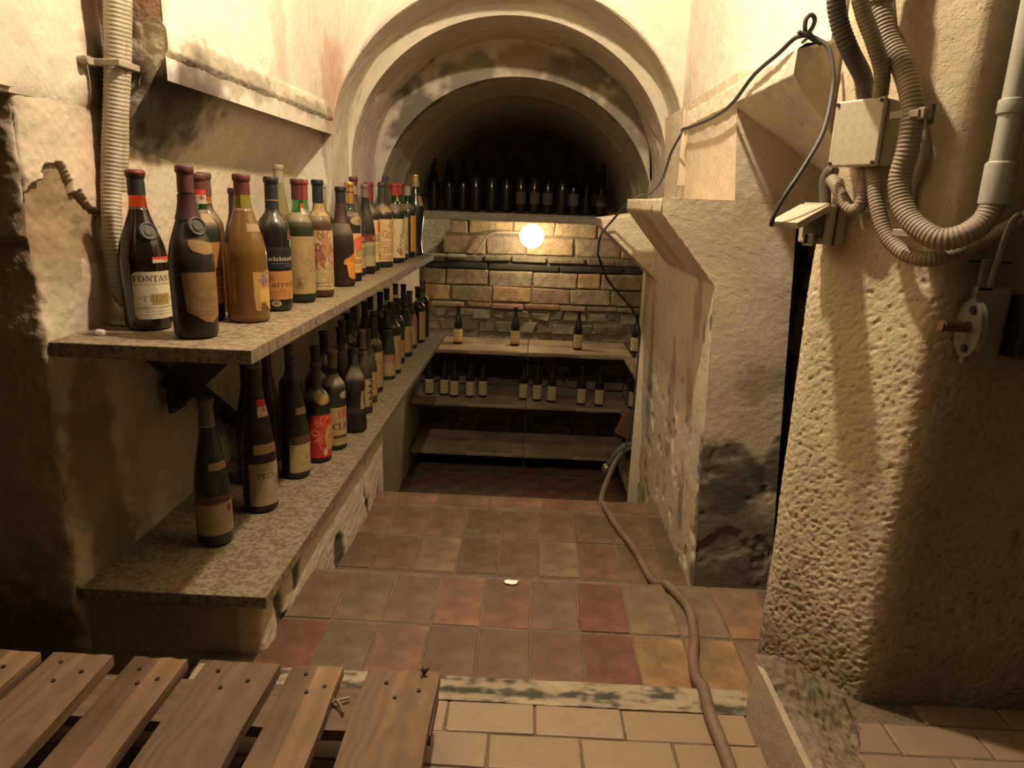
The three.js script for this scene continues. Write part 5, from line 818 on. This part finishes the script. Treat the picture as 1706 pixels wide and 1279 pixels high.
// ---------------------------------------------------------------- black cables on the right
{
  const c = thing('black_cable', 'black electric cable slung from a nail over the right ledge to the socket', 'cable', [0, 0, 0]);
  part('slung_cable', tube([[0.425, 0.873, -1.301], [0.426, 0.89, -1.296], [0.441, 0.928, -1.293], [0.47, 0.974, -1.306], [0.505, 1.037, -1.33], [0.525, 1.112, -1.366], [0.525, 1.154, -1.381], [0.518, 1.188, -1.396], [0.503, 1.203, -1.41], [0.488, 1.21, -1.415], [0.472, 1.214, -1.415]], 0.0042, 120, 8), M.cable, c);
  part('loop', tube([[0.466, 1.216, -1.412], [0.479, 1.21, -1.415], [0.49, 1.221, -1.415], [0.494, 1.237, -1.415], [0.486, 1.245, -1.415], [0.478, 1.236, -1.415], [0.481, 1.216, -1.417], [0.497, 1.205, -1.419], [0.514, 1.198, -1.419]], 0.0042, 70, 8), M.cable, c);
  part('cable', tube([[0.484, 1.212, -1.418], [0.471, 1.211, -1.441], [0.466, 1.198, -1.51], [0.464, 1.182, -1.659], [0.464, 1.146, -1.808], [0.464, 1.133, -1.973], [0.464, 1.135, -2.26], [0.463, 1.14, -2.396], [0.454, 1.12, -2.373], [0.447, 1.07, -2.475], [0.435, 0.99, -2.531], [0.395, 0.94, -2.531], [0.354, 0.929, -2.52], [0.323, 0.9, -2.576], [0.292, 0.844, -2.678], [0.255, 0.787, -2.712], [0.251, 0.719, -2.757]], 0.0044, 220, 8), M.cable, c);
  part('nail', cyl([0.489, 1.206, -1.45], [0.489, 1.211, -1.407], 0.0028, 0.0028, 8), M.nail, c);
  const d = thing('black_cable', 'thin black cable hanging down the far edge of the right pilaster', 'cable', [0, 0, 0]);
  part('cable', tube([[0.251, 0.714, -2.763], [0.328, 0.584, -3.017], [0.452, 0.448, -3.051], [0.484, 0.335, -3.051], [0.486, 0.109, -3.051], [0.475, -0.094, -3.051], [0.452, -0.23, -3.051], [0.458, -0.343, -3.051]], 0.0048, 110, 8), M.cable, d);
  part('strand', tube([[0.452, -0.23, -3.051], [0.475, -0.298, -3.051], [0.508, -0.343, -3.051], [0.522, -0.456, -3.051]], 0.0027, 40, 8), M.cable, d);
}

// ---------------------------------------------------------------- corrugated conduits, boxes and pipes
{
  const g = thing('conduit_pair', 'two corrugated conduits running down the left wall behind the bottles', 'conduit', [0, 0, 0]);
  part('conduit', corrugated([[-0.835, 1.62, -1.530], [-0.853, 1.326, -1.530], [-0.860, 1.262, -1.530], [-0.873, 1.138, -1.530], [-0.886, 1.044, -1.530], [-0.895, 0.978, -1.528], [-0.902, 0.89, -1.520], [-0.902, 0.79, -1.507], [-0.902, 0.712, -1.508], [-0.900, 0.665, -1.522], [-0.896, 0.638, -1.565], [-0.893, 0.630, -1.60]], 0.0205, 0.0083), M.hoseLight, g);
  part('conduit', corrugated([[-0.828, 1.62, -1.550], [-0.843, 1.333, -1.548], [-0.851, 1.27, -1.547], [-0.865, 1.145, -1.546], [-0.880, 1.05, -1.546], [-0.893, 0.965, -1.552], [-0.904, 0.89, -1.553]], 0.0175, 0.0083), M.hoseLight, g);
  part('clamp', merge([moved(rbox(0.012, 0.016, 0.034, 0.003), -0.902, 1.140, -1.492), cyl([-0.922, 1.140, -1.482], [-0.895, 1.140, -1.482], 0.008), moved(rbox(0.010, 0.014, 0.078, 0.003), -0.848, 1.140, -1.535), moved(rbox(0.055, 0.014, 0.010, 0.003), -0.873, 1.140, -1.503)]), M.greyPlastic, g);
  const n = V([-0.8893, 0, 0.4573]), turn = Math.atan2(n.x, n.z); // the pillar face looks along n
  // junction box: its own z axis is the face's normal
  const jb = thing('junction_box', 'pale grey junction box screwed to the rough pillar', 'electrical box', [0.5695, 1.030, -1.283], turn);
  part('box', moved(rbox(0.092, 0.104, 0.054, 0.006, 3), 0, 0, 0.001), M.boxGrey, jb);
  const lid = part('lid', moved(rbox(0.096, 0.108, 0.010, 0.005, 3), 0, 0, 0.036), M.boxGrey, jb);
  part('seam', moved(rbox(0.090, 0.102, 0.005, 0.001), 0, 0, 0.029), M.darkPlastic, jb);
  for (const [x, y] of [[-0.042, 0.048], [0.042, 0.048], [-0.042, -0.048], [0.042, -0.048]]) { const s = new THREE.CylinderGeometry(0.0032, 0.0032, 0.003, 12); s.rotateX(Math.PI / 2); part('screw', moved(s, x, y, 0.0415), M.nail, lid); }
  // socket with its flap standing open
  const sb = thing('power_socket', 'weatherproof grey socket with its lid flapped open on the pillar edge', 'socket', [0.532, 0.878, -1.338], turn);
  part('box', moved(rbox(0.066, 0.066, 0.030, 0.005, 3), 0, 0, -0.005), M.boxGrey, sb);
  part('front_frame', moved(rbox(0.070, 0.070, 0.014, 0.004, 3), 0, 0, 0.017), M.boxGrey, sb);
  part('gasket', moved(rbox(0.071, 0.0705, 0.003, 0.001), 0, 0, 0.008), M.rust, sb);
  part('outlet', moved(rbox(0.046, 0.046, 0.004, 0.002), 0, -0.002, 0.0245), M.darkPlastic, sb);
  const fl = new THREE.Group(); fl.name = 'open_lid'; fl.position.set(0, 0.033, 0.024); fl.rotation.x = 0.42; sb.add(fl);
  part('lid_plate', moved(rbox(0.064, 0.004, 0.078, 0.0018), 0, 0.002, 0.042), M.boxGrey, fl);
  part('lid_rim', merge([moved(rbox(0.066, 0.012, 0.004, 0.0015), 0, -0.002, 0.081), moved(rbox(0.004, 0.012, 0.078, 0.0015), -0.031, -0.002, 0.042), moved(rbox(0.004, 0.012, 0.078, 0.0015), 0.031, -0.002, 0.042)]), M.boxGrey, fl);
  part('hinge', cyl([-0.028, 0.034, 0.023], [0.028, 0.034, 0.023], 0.004, 0.004, 12), M.greyPlastic, sb);
  part('latch', merge([moved(rbox(0.016, 0.018, 0.004, 0.0015), 0, -0.026, 0.028), moved(rbox(0.004, 0.022, 0.010, 0.001), -0.010, -0.028, 0.030), moved(rbox(0.004, 0.022, 0.010, 0.001), 0.010, -0.028, 0.030), moved(rbox(0.024, 0.004, 0.008, 0.001), 0, -0.037, 0.030)]), M.steel, sb);
  const pip = (name, label, pts, r, pitch, mat) => single(name, label, 'conduit', corrugated(pts, r, pitch), mat);
  pip('corrugated_conduit', 'dark corrugated conduit behind the others, curving into the top of the junction box', [[0.44, 1.40, -1.25], [0.460, 1.253, -1.248], [0.473, 1.202, -1.25], [0.496, 1.158, -1.25], [0.534, 1.121, -1.272], [0.547, 1.101, -1.286], [0.556, 1.086, -1.295]], 0.0145, 0.0065, M.hoseDark);
  pip('corrugated_conduit', 'slim corrugated conduit dropping into the top of the junction box', [[0.47, 1.40, -1.225], [0.487, 1.250, -1.225], [0.500, 1.206, -1.225], [0.524, 1.163, -1.225], [0.546, 1.122, -1.230], [0.556, 1.086, -1.244]], 0.0125, 0.006, M.hoseGrey);
  pip('corrugated_conduit', 'thick corrugated conduit looping from the white sleeve round to the plastic pipe', [[0.541, 1.25, -1.286], [0.550, 1.207, -1.266], [0.559, 1.168, -1.248], [0.574, 1.123, -1.217], [0.585, 1.067, -1.193], [0.587, 1.004, -1.188], [0.585, 0.949, -1.192], [0.593, 0.898, -1.165], [0.615, 0.868, -1.118], [0.642, 0.872, -1.098], [0.670, 0.895, -1.095], [0.683, 0.93, -1.098]], 0.0175, 0.0065, M.hoseGrey);
  pip('corrugated_conduit', 'thin corrugated conduit looping lowest under the thick one', [[0.567, 0.985, -1.262], [0.570, 0.955, -1.248], [0.573, 0.916, -1.232], [0.586, 0.865, -1.206], [0.608, 0.836, -1.165], [0.642, 0.837, -1.138], [0.700, 0.862, -1.143], [0.75, 0.893, -1.144], [0.81, 0.935, -1.144]], 0.0125, 0.0058, M.hoseGrey);
  pip('corrugated_conduit', 'short corrugated conduit sagging between socket pipe and junction box', [[0.537, 0.958, -1.345], [0.541, 0.943, -1.325], [0.550, 0.914, -1.297], [0.558, 0.906, -1.283], [0.564, 0.920, -1.268], [0.563, 0.985, -1.274]], 0.0115, 0.006, M.hoseGrey);
  single('socket_pipe', 'short grey pipe rising from the socket box', 'pipe', merge([tube([[0.536, 0.908, -1.352], [0.534, 0.93, -1.356], [0.532, 0.955, -1.36], [0.536, 0.972, -1.355], [0.542, 0.972, -1.345]], 0.0105, 30, 14)]), M.darkPlastic);
  const sl = thing('conduit_sleeve', 'pale plastic sleeve on top of the thick corrugated conduit', 'pipe', [0.5455, 1.25, -1.276]);
  part('sleeve', lathe([[0.0178, -0.02], [0.0215, -0.018], [0.0215, 0.03], [0.0165, 0.034], [0.0165, 0.22], [0.0003, 0.22]], 28), M.pvc, sl);
  const pv = thing('plastic_pipe', 'upright grey plastic pipe with sleeves at the pillar corner', 'pipe', [0.682, 0.925, -1.098]);
  part('sleeve', lathe([[0.0178, -0.006], [0.0215, -0.004], [0.0215, 0.052], [0.0178, 0.056]], 28), M.pvc, pv);
  part('pipe', lathe([[0.0003, 0.01], [0.0172, 0.01], [0.0172, 0.62], [0.0003, 0.62]], 28), M.pvc, pv);
  part('coupling', lathe([[0.0172, 0.120], [0.0205, 0.122], [0.0205, 0.140], [0.0172, 0.142]], 28), M.pvc, pv);
  single('thin_cable', 'thin plastered cable clipped down the pillar beside the conduits', 'cable', tube([[0.569, 1.30, -1.318], [0.581, 1.204, -1.294], [0.588, 1.179, -1.281], [0.606, 1.11, -1.246], [0.618, 1.053, -1.223], [0.626, 0.991, -1.207], [0.621, 0.948, -1.217], [0.622, 0.898, -1.214]], 0.0055, 90, 10), M.hoseLight);
  const cl = (label, p, q) => { const t = thing('pipe_clamp', label, 'clamp', p, turn); part('strap', moved(rbox(0.050, 0.012, 0.006, 0.002), 0, 0, 0.0), M.greyPlastic, t); part('tab', moved(rbox(0.014, 0.018, 0.028, 0.003), 0.026, 0, -0.014), M.greyPlastic, t); if (q) part('pin', moved(rbox(0.006, 0.03, 0.01, 0.002), 0.03, 0, -0.02), M.darkPlastic, t); };
  cl('grey clamp strap round the thick conduit beside the junction box', [0.573, 1.052, -1.187], true); cl('grey clamp strap round the thick conduit at the bottom of its loop', [0.589, 0.872, -1.150]);
}

// ---------------------------------------------------------------- iron fitting on the dark wall at the right
{
  const t = thing('shutter_mount', 'steel mounting plate with round flange, threaded rod and lever on the dark wall', 'bracket', [0.70, 0.735, -1.13]);
  part('plate', moved(metricUV(rbox(0.055, 0.125, 0.012, 0.002)), 0.026, -0.002, 0.0), M.steel, t);
  part('back_block', moved(metricUV(rbox(0.05, 0.115, 0.03, 0.003)), 0.040, 0.0, -0.02), M.darkPlastic, t);
  const fl = new THREE.CylinderGeometry(0.040, 0.040, 0.010, 36, 1); fl.rotateZ(Math.PI / 2); fl.scale(1, 1.15, 0.85);
  part('flange', moved(fl, -0.003, -0.005, 0.012), M.steel, t);
  for (const [y, z] of [[0.025, 0.020], [-0.036, 0.016]]) { const h = new THREE.CylinderGeometry(0.0065, 0.0065, 0.006, 16); h.rotateZ(Math.PI / 2); part('bolt', moved(h, -0.009, y, z), M.nail, t); }
  part('rod', merge([cyl([-0.052, -0.002, 0.014], [-0.004, -0.002, 0.014], 0.0085), ...[0, 1, 2, 3, 4, 5, 6].map((i) => { const r = new THREE.TorusGeometry(0.0085, 0.0011, 6, 18); r.rotateY(Math.PI / 2); return moved(r, -0.010 - i * 0.006, -0.002, 0.014); })]), M.rust, t);
  part('arm_plate', moved(metricUV(rbox(0.024, 0.05, 0.008, 0.002)), 0.012, 0.078, 0.002), M.steel, t);
  part('cross_plate', moved(rbox(0.055, 0.004, 0.02, 0.001), 0.022, 0.098, -0.012), M.ironBlack, t);
  part('lever', tube([[0.016, 0.060, 0.008], [0.017, 0.10, 0.012], [0.020, 0.150, 0.018], [0.026, 0.168, 0.020], [0.031, 0.171, 0.02]], 0.0055, 40, 12), M.steel, t);
  single('motor_box', 'black rectangular housing behind the steel mounting plate', 'box', (() => { const b = rbox(0.22, 0.098, 0.055, 0.006, 3); return merge([b, ...[-0.03, 0, 0.03].map((y) => moved(rbox(0.21, 0.004, 0.004, 0.001), 0, y, 0.0285))]); })(), std({ color: lin(0.018, 0.016, 0.014), roughness: 0.55 }), [0.872, 0.735, -1.125]);
}

renderer.render(scene, camera);
